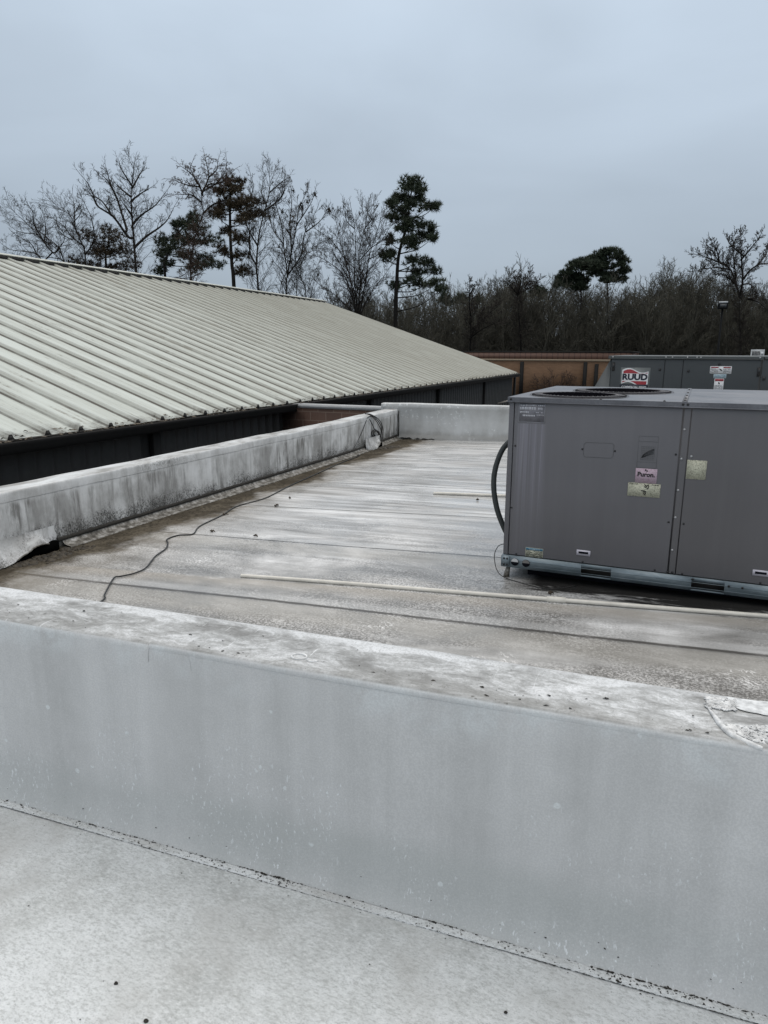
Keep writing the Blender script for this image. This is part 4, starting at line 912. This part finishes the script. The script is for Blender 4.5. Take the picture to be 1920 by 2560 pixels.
# ------------------------------------------------------------------ trees
def bark(name, c):
    m = Mt(name); a = m.noise(3, 5, .7, v=m.map((1, 1, .4))); f = m.noise(.16, 4, .7)
    return m.out(m.mix(m.ss(f, .40, .60, 0, .75), m.ramp(a, [(.3, tuple(q*.6 for q in c)), (.7, tuple(q*1.4 for q in c))]), tuple(q*1.7 for q in c)), .9, spec=.2)
M_bark = bark('dark_bark', (.018, .016, .014)); M_twg = bark('grey_twigs', (.030, .026, .022)); M_blk = bark('black_bark', (.006, .0055, .005)); M_brown = bark('brown_twigs', (.060, .042, .034)); M_wood = bark('wood_twigs', (.056, .054, .043))
def needles(name, c):
    m = Mt(name); f = m.noise(.9, 4, .6); return m.out(m.ramp(f, [(.35, tuple(q*.65 for q in c)), (.65, tuple(q*1.35 for q in c))]), .7, spec=.3)
M_pine = needles('pine_needles', (.042, .056, .034)); M_rust = needles('rusty_needles', (.066, .050, .030))
def unit(v): return v/(np.linalg.norm(v)+1e-12)
def grow(rs, out, p, d, L, r, lev, trop, nseg=4, split=.9, kids=5):
    """one branch and, from it, its side branches"""
    P = [p]; dd = d.copy(); seg = L/nseg
    for i in range(nseg):
        dd = unit(dd+rs.randn(3)*.15+np.array([0, 0, trop])); P.append(P[-1]+dd*seg)
    P = np.array(P); rr_ = np.linspace(r, max(r*.35, .006), nseg+1); out.append((P, rr_, lev))
    if lev <= 0: return
    for i in range(kids):
        t = .25+.75*(i+rs.rand())/kids; f = t*nseg; j = min(int(f), nseg-1); q = P[j]+(P[j+1]-P[j])*(f-j)
        ax = unit(P[j+1]-P[j]); side = unit(np.cross(ax, rs.randn(3))); nd = unit(ax*.75+side*(.55+.4*rs.rand()))
        grow(rs, out, q, nd, L*(.34+.28*rs.rand())*(1.15-.45*t)*split, max(rr_[j]*.55, .008), lev-1, trop, max(3, nseg-1), split, kids)
def limb_tree(name, base_px, D, limbs, label, group, seed, r0, twig=1.0, lev=2, kids=5, trop=.10, mat=None, xf=None, leaf=None, spread=.16, tr=.0078, cat='tree'):
    rs = np.random.RandomState(seed); bpos = at_d(*xf(*base_px), D); bpos[2] = GZ
    t = thing(name, tuple(bpos), label, cat, group); trunk = MB(); crown = MB()
    allpx, all3 = [], []
    for li, lm in enumerate(limbs):
        P0 = [xf(*q) for q in lm]; sgn = rs.choice([-1, 1])*(0 if li == 0 else 1); P = []; d0 = D
        if li:      # root the limb in the nearest, slightly lower point of what already stands
            A = np.array(allpx); q = np.array(P0[0]); j = int(np.argmin(((A-q-np.array([0, 5]))**2).sum(1)))
            d0 = float(np.dot(all3[j]+bpos-CAM, FH)); P0 = [tuple(A[j])]+[p for p in P0 if np.hypot(*(np.array(p)-A[j])) > 3]
        px0 = np.array(P0[0])
        for q in P0:
            dist = np.linalg.norm(np.array(q)-px0)*D/FPX; P.append(at_d(*q, d0+sgn*dist*.45))
        if li == 0: P = [np.array([P[0][0], P[0][1], GZ])]+P
        P = smooth_path(np.array(P), 4)-bpos; n_ = len(P); seg = np.r_[0, np.cumsum(np.linalg.norm(np.diff(P, axis=0), axis=1))]; tot = seg[-1]
        for q in P:
            c_ = MR @ (q+bpos-CAM); allpx.append((960+FPX*c_[0]/c_[2], 1280-FPX*c_[1]/c_[2])); all3.append(q)
        ra = r0*.55 if li == 0 else r0*(.30 if li < 4 else .24)
        rr_ = np.interp(seg/tot, [0, .5, 1], [ra, ra*.66, .014]); trunk.tube(P, rr_, 7 if li == 0 else 5)
        out = []; m_ = max(4, int(tot*3.7*twig)); lo = .42 if li == 0 else .12
        for i in range(m_):
            f = lo+(1-lo)*(i+rs.rand())/m_; f = min(f, .995); j = np.searchsorted(seg, f*tot)-1; j = max(0, min(j, n_-2))
            q = P[j]+(P[j+1]-P[j])*((f*tot-seg[j])/(seg[j+1]-seg[j]+1e-9)); ax = unit(P[j+1]-P[j])
            side = unit(np.cross(ax, rs.randn(3))); nd = unit(ax*.7+side*(.6+.3*rs.rand())+np.array([0, 0, .12]))
            grow(rs, out, q, nd, (.12+.06*rs.rand())*tot**.55*(1.7-.9*f)*2.25*spread/.16, max(min(rr_[j]*.5, .024), .013), lev, trop, 4, .95, kids)
        grow(rs, out, P[-1], unit(P[-1]-P[-2]), .8, .02, lev-1, trop, 4, .95, kids)
        for (Q, rq, l_) in out: crown.tube(Q, np.maximum(rq*(1 if l_ else .7), tr if l_ else tr*.85), 4 if l_ >= 2 else 3, False)
        if leaf:
            for (Q, rq, l_) in out:
                if l_ == 0 and rs.rand() < leaf:
                    c = Q[-1]; w = .10+.12*rs.rand(); crown.tris([c+rs.randn(3)*w*.5, c+rs.randn(3)*w*.5+np.array([0, 0, -w]), c+rs.randn(3)*w*.5], [(0, 1, 2)])
    trunk.build('trunk', M_blk if D > 90 else M_bark, t, smooth=True); crown.build('crown', mat or M_twg, t); return t
def pine_tree(name, base_px, D, trunk_px, clumps, label, group, seed, r0, xf, dens=1.0, mats=(None,), nl=.34, nw=.05):
    rs = np.random.RandomState(seed); bpos = at_d(*xf(*base_px), D); bpos[2] = GZ; t = thing(name, tuple(bpos), label, 'tree', group)
    P = [at_d(*xf(*q), D) for q in trunk_px]; P = [np.array([P[0][0], P[0][1], GZ])]+P; P = smooth_path(np.array(P), 4)-bpos
    tb = MB(); tb.tube(P, np.linspace(r0*.6, .04, len(P)), 8); lb = MB(); nb = MB(); sc = D/FPX
    for (cx, cy, rx_, ry_) in clumps:
        x0, y0 = xf(cx, cy); x1, y1 = xf(cx+rx_, cy+ry_); a = (x1-x0)*sc; h = (y1-y0)*sc
        c0 = at_d(x0, y0, D)-bpos; side = np.dot(c0-P[np.argmin(abs(P[:, 2]-c0[2]))], MR[0])
        dep = rs.uniform(-1, 1)*(1.1+.5*abs(side)); c0 = c0+FH*dep
        zb = c0[2]-max(.5, .35*abs(side)); j = np.argmin(abs(P[:, 2]-zb)); br = [P[j], P[j]*.45+c0*.55+np.array([0, 0, -.12*abs(side)]), c0]
        lb.tube(smooth_path(br, 4), np.linspace(.045, .012, 9), 4, False)
        a *= 1.12; h *= 1.12; nt = int(dens*(30+92*a*h)); 
        T = rs.randn(nt, 3); T /= np.linalg.norm(T, axis=1)[:, None]; T *= rs.rand(nt, 1)**.30*(.75+.4*rs.rand(nt, 1)); dpt = (a+h)*.5
        T = c0+(T[:, :1]*a)*MR[0]+(T[:, 1:2]*dpt)*FH+(T[:, 2:3]*h)*np.array([0, 0, 1])
        na = int(nt*.35); f_ = rs.rand(na, 1)*.62; TA = c0+(P[j]-c0)*f_**1.15+rs.randn(na, 3)*np.array([.3, .3, .16])*min(1.4, h)+np.array([0, 0, .12])
        T = np.concatenate([T, TA]); nt = len(T)
        for q in T[::4]: lb.tube([c0*.6+q*.4, q], [.014, .008], 3, False)
        m_ = 15; dirs = rs.randn(nt, m_, 3)*.75+(unit(np.array([0, 0, 1.0]))*.55)+((T-c0)/max(a, .3))[:, None]*.5
        dirs /= np.linalg.norm(dirs, axis=2)[:, :, None]; ln = nl*(.65+.6*rs.rand(nt, m_, 1)); sd_ = np.cross(dirs, rs.randn(nt, m_, 3)); sd_ /= np.linalg.norm(sd_, axis=2)[:, :, None]+1e-9
        A = T[:, None]+sd_*nw*.5; B_ = T[:, None]-sd_*nw*.5; Cc = T[:, None]+dirs*ln
        Vt = np.stack([A, B_, Cc], 2).reshape(-1, 3); nb.tris(Vt, np.arange(len(Vt)).reshape(-1, 3))
    tb.build('trunk', M_bark, t, smooth=True); lb.build('limbs', M_bark, t); nb.build('crown', mats[0] or M_pine, t); return t
c1 = lambda x, y: (x*.2532, 380+y*.2532); c2 = lambda x, y: (380+x*.2532, 360+y*.2532); c3 = lambda x, y: (760+x*.2532, 420+y*.2532)
c4 = lambda x, y: (1100+x*.2532, 560+y*.2532); c5 = lambda x, y: (1500+x*.2532, 560+y*.2532)
G1 = 'trees standing behind the metal roof'; G2 = 'trees standing out from the woods'
limb_tree('bare_tree', (660, 1120), 58, [[(640, 1105), (430, 880), (280, 720), (160, 610), (100, 540)], [(430, 880), (340, 720), (325, 600), (270, 510)], [(520, 990), (370, 820), (250, 800), (170, 780), (110, 740)], [(430, 1070), (350, 1000), (230, 980), (110, 965), (20, 910)], [(440, 860), (450, 720), (420, 590)], [(540, 1000), (640, 850), (560, 700)], [(360, 1000), (300, 900), (170, 830)], [(600, 1060), (480, 1040), (360, 1030)]],
    'low bare tree leaning far to the left, leftmost above the metal roof', G1, 11, .20, 1.0, 2, 5, .06, xf=c1)
limb_tree('bare_tree', (850, 1130), 60, [[(850, 1120), (830, 960), (740, 760), (690, 620), (600, 570), (520, 490)], [(740, 760), (735, 600), (720, 430)], [(850, 1000), (930, 860), (900, 650), (860, 560), (800, 430)], [(830, 930), (700, 830), (640, 740), (510, 640)], [(720, 700), (800, 600), (780, 500)], [(700, 860), (600, 800), (560, 700)]],
    'many-stemmed bare tree between the leaning tree and the tall broad tree', G1, 12, .20, 1.0, 2, 5, .08, xf=c1)
limb_tree('bare_tree', (1350, 1210), 55, [[(1345, 1200), (1330, 1000), (1315, 800), (1300, 600), (1295, 400), (1310, 250), (1325, 110)], [(1260, 830), (1120, 640), (960, 530), (920, 420), (860, 300), (795, 225)], [(1250, 760), (1200, 600), (1140, 420), (1050, 270), (955, 195)], [(1350, 920), (1450, 830), (1580, 740), (1659, 660), (1720, 540)], [(1310, 720), (1400, 620), (1530, 530), (1610, 430), (1640, 390)], [(1140, 430), (1085, 300), (1050, 165)], [(1290, 450), (1190, 360), (1130, 300)], [(1300, 480), (1390, 410), (1490, 350)], [(1320, 330), (1380, 220), (1430, 140)], [(1300, 330), (1210, 190), (1180, 110)], [(1100, 620), (1000, 480), (870, 420)], [(1300, 620), (1240, 540), (1190, 470)]],
    'tallest broad bare tree with long arching limbs, left of the drooping tree', G1, 13, .34, .8, 2, 5, .08, xf=c1)
pine_tree('scrubby_pine', (1070, 1190), 62, [(1050, 1180), (1060, 1000), (1080, 770)], [(1070, 770, 80, 50), (900, 840, 80, 50), (1150, 870, 110, 70), (1000, 920, 100, 60), (1230, 950, 80, 60), (1060, 1020, 140, 60), (1230, 1080, 90, 60), (760, 1080, 80, 45), (900, 1110, 100, 40), (930, 990, 70, 50), (1150, 990, 100, 60), (1120, 1130, 140, 40)],
    'low scrubby rust-tinged pine behind the trunk of the tall broad tree', G1, 14, .2, c1, .42, (M_rust,))
pine_tree('bushy_pine', (130, 1340), 62, [(130, 1330), (140, 1150), (200, 950), (330, 800), (390, 700)], [(390, 710, 65, 50), (330, 780, 90, 55), (230, 800, 50, 45), (480, 850, 110, 60), (560, 950, 120, 60), (400, 960, 110, 50), (250, 900, 90, 55), (120, 960, 90, 60), (60, 1060, 75, 55), (240, 1050, 110, 60), (120, 1180, 90, 45), (500, 1120, 90, 45), (620, 1200, 120, 45), (480, 1230, 70, 50), (60, 1250, 60, 30), (330, 1080, 90, 50)],
    'bushy dark green pine half hidden by the drooping tree', G1, 15, .22, c2, .7)
limb_tree('drooping_tree', (390, 1370), 54, [[(385, 1360), (395, 1100), (430, 900), (480, 760), (510, 680), (490, 600), (495, 480)], [(495, 480), (440, 360), (370, 280), (280, 215)], [(495, 480), (560, 330), (540, 200), (520, 110)], [(510, 680), (600, 600), (720, 550), (800, 480)], [(500, 470), (620, 400), (720, 280), (740, 180)], [(450, 420), (330, 400), (200, 350)], [(470, 560), (380, 500), (240, 500)], [(560, 400), (680, 380), (800, 270)], [(440, 380), (380, 240), (390, 200)], [(560, 320), (640, 250), (650, 170)]],
    'tall bare tree with hazy drooping twigs and a crooked trunk', G1, 16, .26, 1.6, 2, 6, -.05, M_brown, c2, None, .13)
pine_tree('rusty_pine', (810, 1440), 55, [(810, 1430), (790, 1200), (775, 950), (770, 700), (770, 560), (780, 400), (765, 345)], [(760, 390, 70, 45), (870, 390, 55, 50), (800, 470, 100, 55), (900, 520, 90, 55), (760, 590, 130, 55), (650, 640, 55, 55), (860, 620, 120, 50), (1000, 580, 80, 55), (1030, 640, 55, 35), (660, 720, 65, 45), (960, 780, 90, 55), (760, 850, 80, 45), (900, 960, 100, 50), (700, 1060, 75, 45), (850, 1100, 110, 45), (900, 1250, 110, 50), (960, 690, 70, 50), (700, 500, 60, 40)],
    'tall straight pine with rust-brown and green needles beside the drooping tree', G1, 17, .27, c2, .6, (M_rust,))
limb_tree('bare_tree', (1055, 1480), 54, [[(1050, 1470), (1030, 1250), (1040, 1050), (1060, 880), (1110, 660), (1160, 480), (1160, 280)], [(1020, 1200), (970, 1080), (960, 900), (955, 700), (900, 560)], [(1110, 660), (1220, 580), (1300, 480), (1310, 300)], [(1040, 1000), (970, 880), (885, 690)], [(960, 560), (1000, 420), (975, 310)], [(1160, 480), (1250, 400), (1345, 330)], [(1130, 600), (1080, 480), (1090, 400)]],
    'slender forked bare tree just right of the rust-brown pine', G1, 18, .24, .9, 2, 5, .10, xf=c2)
limb_tree('bare_tree', (1325, 1510), 53, [[(1325, 1500), (1335, 1300), (1310, 1100), (1290, 980), (1200, 860), (1160, 720), (1150, 610)], [(1340, 1280), (1380, 1050), (1420, 850), (1450, 650), (1520, 490)], [(1350, 1280), (1470, 1100), (1500, 900), (1560, 780), (1620, 660)], [(1370, 1050), (1360, 800), (1380, 600), (1350, 440)], [(1300, 1000), (1280, 800), (1230, 620)], [(1530, 860), (1660, 760), (1720, 660)], [(1430, 800), (1560, 600), (1600, 500)]],
    'vase-shaped bare tree with a few clinging dark leaf clumps', G1, 19, .2, .9, 2, 5, .14, xf=c2, leaf=.05)
limb_tree('small_bare_tree', (1540, 1540), 56, [[(1520, 1530), (1480, 1350), (1470, 1200), (1550, 1050), (1640, 1000)], [(1560, 1530), (1600, 1350), (1640, 1200)], [(1430, 1530), (1430, 1300), (1400, 1150), (1240, 1060)], [(1480, 1350), (1420, 1220), (1410, 1120)]],
    'small tangled bare tree between the vase-shaped tree and the broad many-stemmed one', G1, 20, .13, 1.2, 2, 5, .08, xf=c2)
limb_tree('bare_tree', (540, 1450), 52, [[(540, 1440), (560, 1100), (540, 850), (600, 600), (630, 420)], [(520, 1440), (480, 1200), (420, 950), (350, 700), (310, 500), (250, 440)], [(530, 1440), (500, 1100), (510, 800), (500, 600), (470, 420)], [(550, 1440), (600, 1150), (650, 850), (720, 640), (760, 480)], [(510, 1430), (440, 1150), (360, 1020), (270, 950), (150, 880), (50, 860)], [(430, 940), (300, 750), (200, 660), (110, 600)], [(560, 1440), (680, 1200), (780, 1080), (860, 960)], [(500, 1440), (300, 1250), (150, 1150), (60, 1050)], [(560, 900), (650, 800), (780, 700), (850, 560)], [(500, 600), (420, 520), (405, 400)], [(600, 600), (680, 480), (690, 380)], [(640, 900), (740, 850), (860, 700)], [(470, 1150), (330, 900), (250, 750)]],
    'broad rounded many-stemmed bare tree left of the tall green pine', G1, 21, .17, 1.25, 2, 5, .13, xf=c3)
pine_tree('tall_pine', (905, 1430), 52, [(905, 1420), (915, 1150), (930, 900), (970, 720), (1020, 560), (1040, 350), (1080, 150)], [(1080, 165, 95, 45), (1000, 205, 55, 55), (1130, 250, 65, 55), (900, 280, 35, 45), (960, 290, 60, 45), (1060, 300, 80, 45), (1150, 320, 55, 35), (860, 400, 45, 45), (950, 400, 75, 45), (1040, 400, 55, 45), (1210, 430, 85, 25), (1285, 425, 38, 35), (870, 480, 55, 35), (980, 500, 100, 45), (1060, 560, 120, 45), (1220, 540, 90, 32), (1285, 600, 38, 50), (1000, 620, 100, 42), (1180, 640, 100, 36), (1250, 740, 38, 25), (1020, 740, 85, 42), (1080, 800, 45, 34), (840, 720, 45, 42), (860, 830, 55, 42), (800, 900, 60, 48), (1100, 930, 110, 42), (1250, 910, 65, 34), (1325, 980, 55, 42), (1150, 1000, 110, 34), (1080, 1100, 80, 34), (1200, 1140, 90, 34), (1305, 1160, 65, 34), (1330, 1225, 45, 28), (900, 1150, 70, 42)],
    'tall dark green pine with ragged shelves of foliage standing alone mid-picture', G1, 22, .3, c3, .72)
limb_tree('bare_tree', (800, 1270), 93, [[(800, 1260), (785, 1000), (770, 760), (760, 690)], [(760, 690), (700, 620), (640, 560)], [(765, 690), (760, 580), (720, 490)], [(770, 690), (800, 560), (800, 460)], [(785, 690), (900, 620), (1000, 540)], [(800, 650), (880, 520), (890, 440)]],
    'black straight-trunked bare tree with a small high crown behind the brick building', G2, 23, .34, 1.2, 2, 5, .10, xf=c4, tr=.02)
limb_tree('bare_tree', (295, 1270), 92, [[(295, 1260), (305, 1100), (300, 980), (330, 830)], [(300, 1130), (400, 1050), (520, 990), (630, 950)], [(310, 1110), (370, 1000), (480, 890), (600, 790)], [(310, 950), (290, 830), (292, 680), (290, 560)], [(380, 1000), (400, 900), (430, 820)], [(290, 700), (340, 620), (370, 590)]],
    'black-trunked bare tree with limbs reaching right, left end of the brick building', G2, 24, .36, 1.0, 2, 5, .08, xf=c4, tr=.02)
pine_tree('round_topped_pine', (1400, 1260), 108, [(1390, 900), (1390, 600), (1400, 380)], [(1400, 365, 70, 34), (1320, 420, 72, 42), (1425, 430, 55, 36), (1240, 480, 52, 34), (1320, 520, 80, 42), (1190, 540, 52, 34), (1150, 600, 45, 28), (1420, 540, 80, 42), (1250, 590, 70, 34), (1380, 620, 90, 34)],
    'dark round-topped pine above the woods, left and lower of the pair', G2, 25, .3, c4, .8, nl=.5, nw=.10)
pine_tree('round_topped_pine', (60, 1260), 106, [(80, 900), (70, 600), (60, 300)], [(90, 275, 75, 34), (20, 320, 80, 50), (160, 335, 52, 42), (-60, 350, 60, 45), (195, 400, 50, 42), (50, 420, 90, 42), (230, 465, 52, 34), (120, 500, 80, 34), (-40, 470, 80, 45), (225, 545, 60, 34), (50, 560, 70, 26), (-80, 420, 50, 40)],
    'dark round-topped pine above the woods, right and taller of the pair', G2, 26, .3, c5, .8, nl=.5, nw=.10)
limb_tree('bare_tree', (1385, 1290), 84, [[(1385, 1280), (1380, 1000), (1375, 750), (1370, 690)], [(1375, 700), (1340, 580), (1280, 440), (1180, 380), (1130, 300), (1050, 200)], [(1385, 690), (1410, 550), (1400, 400), (1390, 200), (1400, 90)], [(1410, 540), (1490, 450), (1600, 390), (1700, 400)], [(1340, 520), (1320, 350), (1310, 200), (1330, 100)], [(1340, 600), (1240, 510), (1150, 480)], [(1400, 600), (1490, 600), (1510, 740)], [(1240, 400), (1100, 350), (1000, 310), (900, 290)], [(1280, 450), (1150, 430), (1000, 450), (925, 470)], [(1400, 350), (1480, 250), (1560, 150), (1590, 90)], [(1450, 740), (1560, 770), (1659, 850)], [(1180, 380), (1150, 260), (1090, 160)], [(1400, 300), (1300, 220), (1240, 130)], [(1560, 400), (1640, 300), (1660, 200)]],
    'large spreading bare tree above the light pole at the right edge', G2, 27, .42, 1.2, 2, 5, .10, xf=c5, tr=.018)

# the wood itself: trees of five habits packed over the rise
def rise(x, y): return GZ-.1+(9.0*(1-math.exp(-max(y-108, 0)/45)))*(1/(1+math.exp(-(x+52-.12*(y-104))/9)))
def wood_template(seed, H, brush=False):
    rs = np.random.RandomState(seed); out = []
    if not brush:
        P = [np.zeros(3)]; d = np.array([0, 0, 1.0])
        for i in range(6): d = unit(d+rs.randn(3)*np.array([.09, .09, .02])); P.append(P[-1]+d*H*.80/6)
        P = np.array(P); out.append((P, np.linspace(H*.011, .04, 7), 3))
        for i in range(20):
            f = .16+.84*(i+rs.rand())/20; j = min(int(f*6), 5); q = P[j]+(P[j+1]-P[j])*(f*6-j); a = rs.rand()*6.28
            grow(rs, out, q, unit(np.array([math.cos(a), math.sin(a), .7+.8*f])), H*(.36-.17*f)*(.75+.5*rs.rand()), .05, 2, .12, 4, .95, 5)
    else:
        for i in range(16):
            a = rs.rand()*6.28; r_ = rs.rand()*1.8; grow(rs, out, np.array([math.cos(a)*r_, math.sin(a)*r_, 0]), unit(np.array([rs.randn()*.35, rs.randn()*.35, 1])), H*(.6+.5*rs.rand()), .04, 2, .08, 4, .95, 5)
    b = MB()
    for (Q, rq, l_) in out:
        if l_ == 0: Q = Q[::2] if len(Q) % 2 else Q[[0, 1, -1]]; rq = np.linspace(.022, .014, len(Q))
        b.tube(Q, np.maximum(rq, .02 if l_ else .014), 5 if l_ == 3 else 3, False)
    return np.concatenate(b.V), np.concatenate(b.Fq)
TPL = [wood_template(100+i, 15.0) for i in range(5)]; BRS = [wood_template(200+i, 5.0, True) for i in range(3)]
wb = MB(); rs = np.random.RandomState(77)
def place(T, base, k, a):
    V, Fq = T; c, s_ = math.cos(a)*k, math.sin(a)*k
    W_ = np.stack([V[:, 0]*c-V[:, 1]*s_, V[:, 0]*s_+V[:, 1]*c, V[:, 2]*k], 1)+np.array(base); kk = wb.pts(W_); wb.Fq.append(Fq+kk)
for row, (dep, n_) in enumerate(((99, 56), (103, 58), (108, 58), (114, 58), (122, 58), (133, 58))):
    for i in range(n_):
        px = 850+(2150-850)*(i+rs.rand())/n_; base = at_d(px, 880, dep+rs.rand()*6); z0 = rise(base[0], base[1])
        # crowns of the wood reach a ragged line in the photo's tree tops
        top = 694+18*math.sin(px*.013+1)+(22 if px < 1230 else 0)-(18 if 1560 < px < 1780 else 0)+rs.randn()*20
        h = max(6.0, 1.663+(880-top)*dep/FPX-z0)*(.86+.14*rs.rand() if row > 1 else .72+.28*rs.rand())
        place(TPL[rs.randint(5)], (base[0], base[1], z0), h/15.7, rs.rand()*6.28)
    for i in range(34):
        px = 840+(2160-840)*(i+rs.rand())/34; base = at_d(px, 880, dep-1+rs.rand()*6); place(BRS[rs.randint(3)], (base[0], base[1], rise(base[0], base[1])), .8+.6*rs.rand(), rs.rand()*6.28)
o = wb.build('woods', M_wood); kind(o, 'stuff'); tag(o, 'dense dark leafless wood behind the brick building', 'woods')
# evergreen heads showing in the wood
G3 = 'small pine heads in the wood'
pine_tree('distant_pine', (100, 1200), 116, [(60, 1200), (60, 900), (60, 720)], [(60, 720, 55, 32), (20, 760, 50, 30), (100, 770, 55, 32)], 'small dark pine head in the wood, nearest the tall lone pine', G3, 31, .2, c4, .35, nl=.55, nw=.12)
pine_tree('distant_pine', (220, 1200), 118, [(220, 1200), (220, 900), (220, 720)], [(220, 710, 48, 30), (190, 750, 45, 30), (260, 755, 45, 30)], 'small dark rounded pine head below the black-trunked bare tree', G3, 32, .2, c4, .35, nl=.55, nw=.12)
pine_tree('distant_pine', (400, 1200), 122, [(390, 1200), (390, 900), (390, 730)], [(390, 735, 40, 30), (370, 770, 45, 30)], 'smallest dark pine head, right of the black-trunked bare tree', G3, 33, .2, c4, .35, nl=.55, nw=.12)
pine_tree('distant_pine', (960, 1200), 120, [(960, 1200), (960, 900), (960, 660)], [(960, 650, 60, 34), (1030, 670, 50, 30), (900, 690, 60, 32), (990, 710, 60, 32)], 'low dark pine head left of the round-topped pair', G3, 34, .2, c4, .35, nl=.55, nw=.12)
# bare shrub against the brick wall
def shrub(px, py, D, label):
    rs = np.random.RandomState(5); p = at_d(px, py, D); p[2] = GZ; b = MB(); out = []
    for i in range(15):
        a = rs.rand()*6.28; grow(rs, out, np.array([math.cos(a)*.3, math.sin(a)*.3, 0]), unit(np.array([math.cos(a)*.8, math.sin(a)*.5, .8+rs.rand()*.5])), 3.4, .05, 2, .02, 4, .9, 5)
    for (Q, rq, l_) in out: b.tube(Q, np.maximum(rq, .02), 3, False)
    o = b.build('bare_shrub', M_brown); o.location = tuple(p); tag(o, label, 'shrub')
shrub(1385, 980, 82, 'low bare reddish shrub against the tan brick wall')
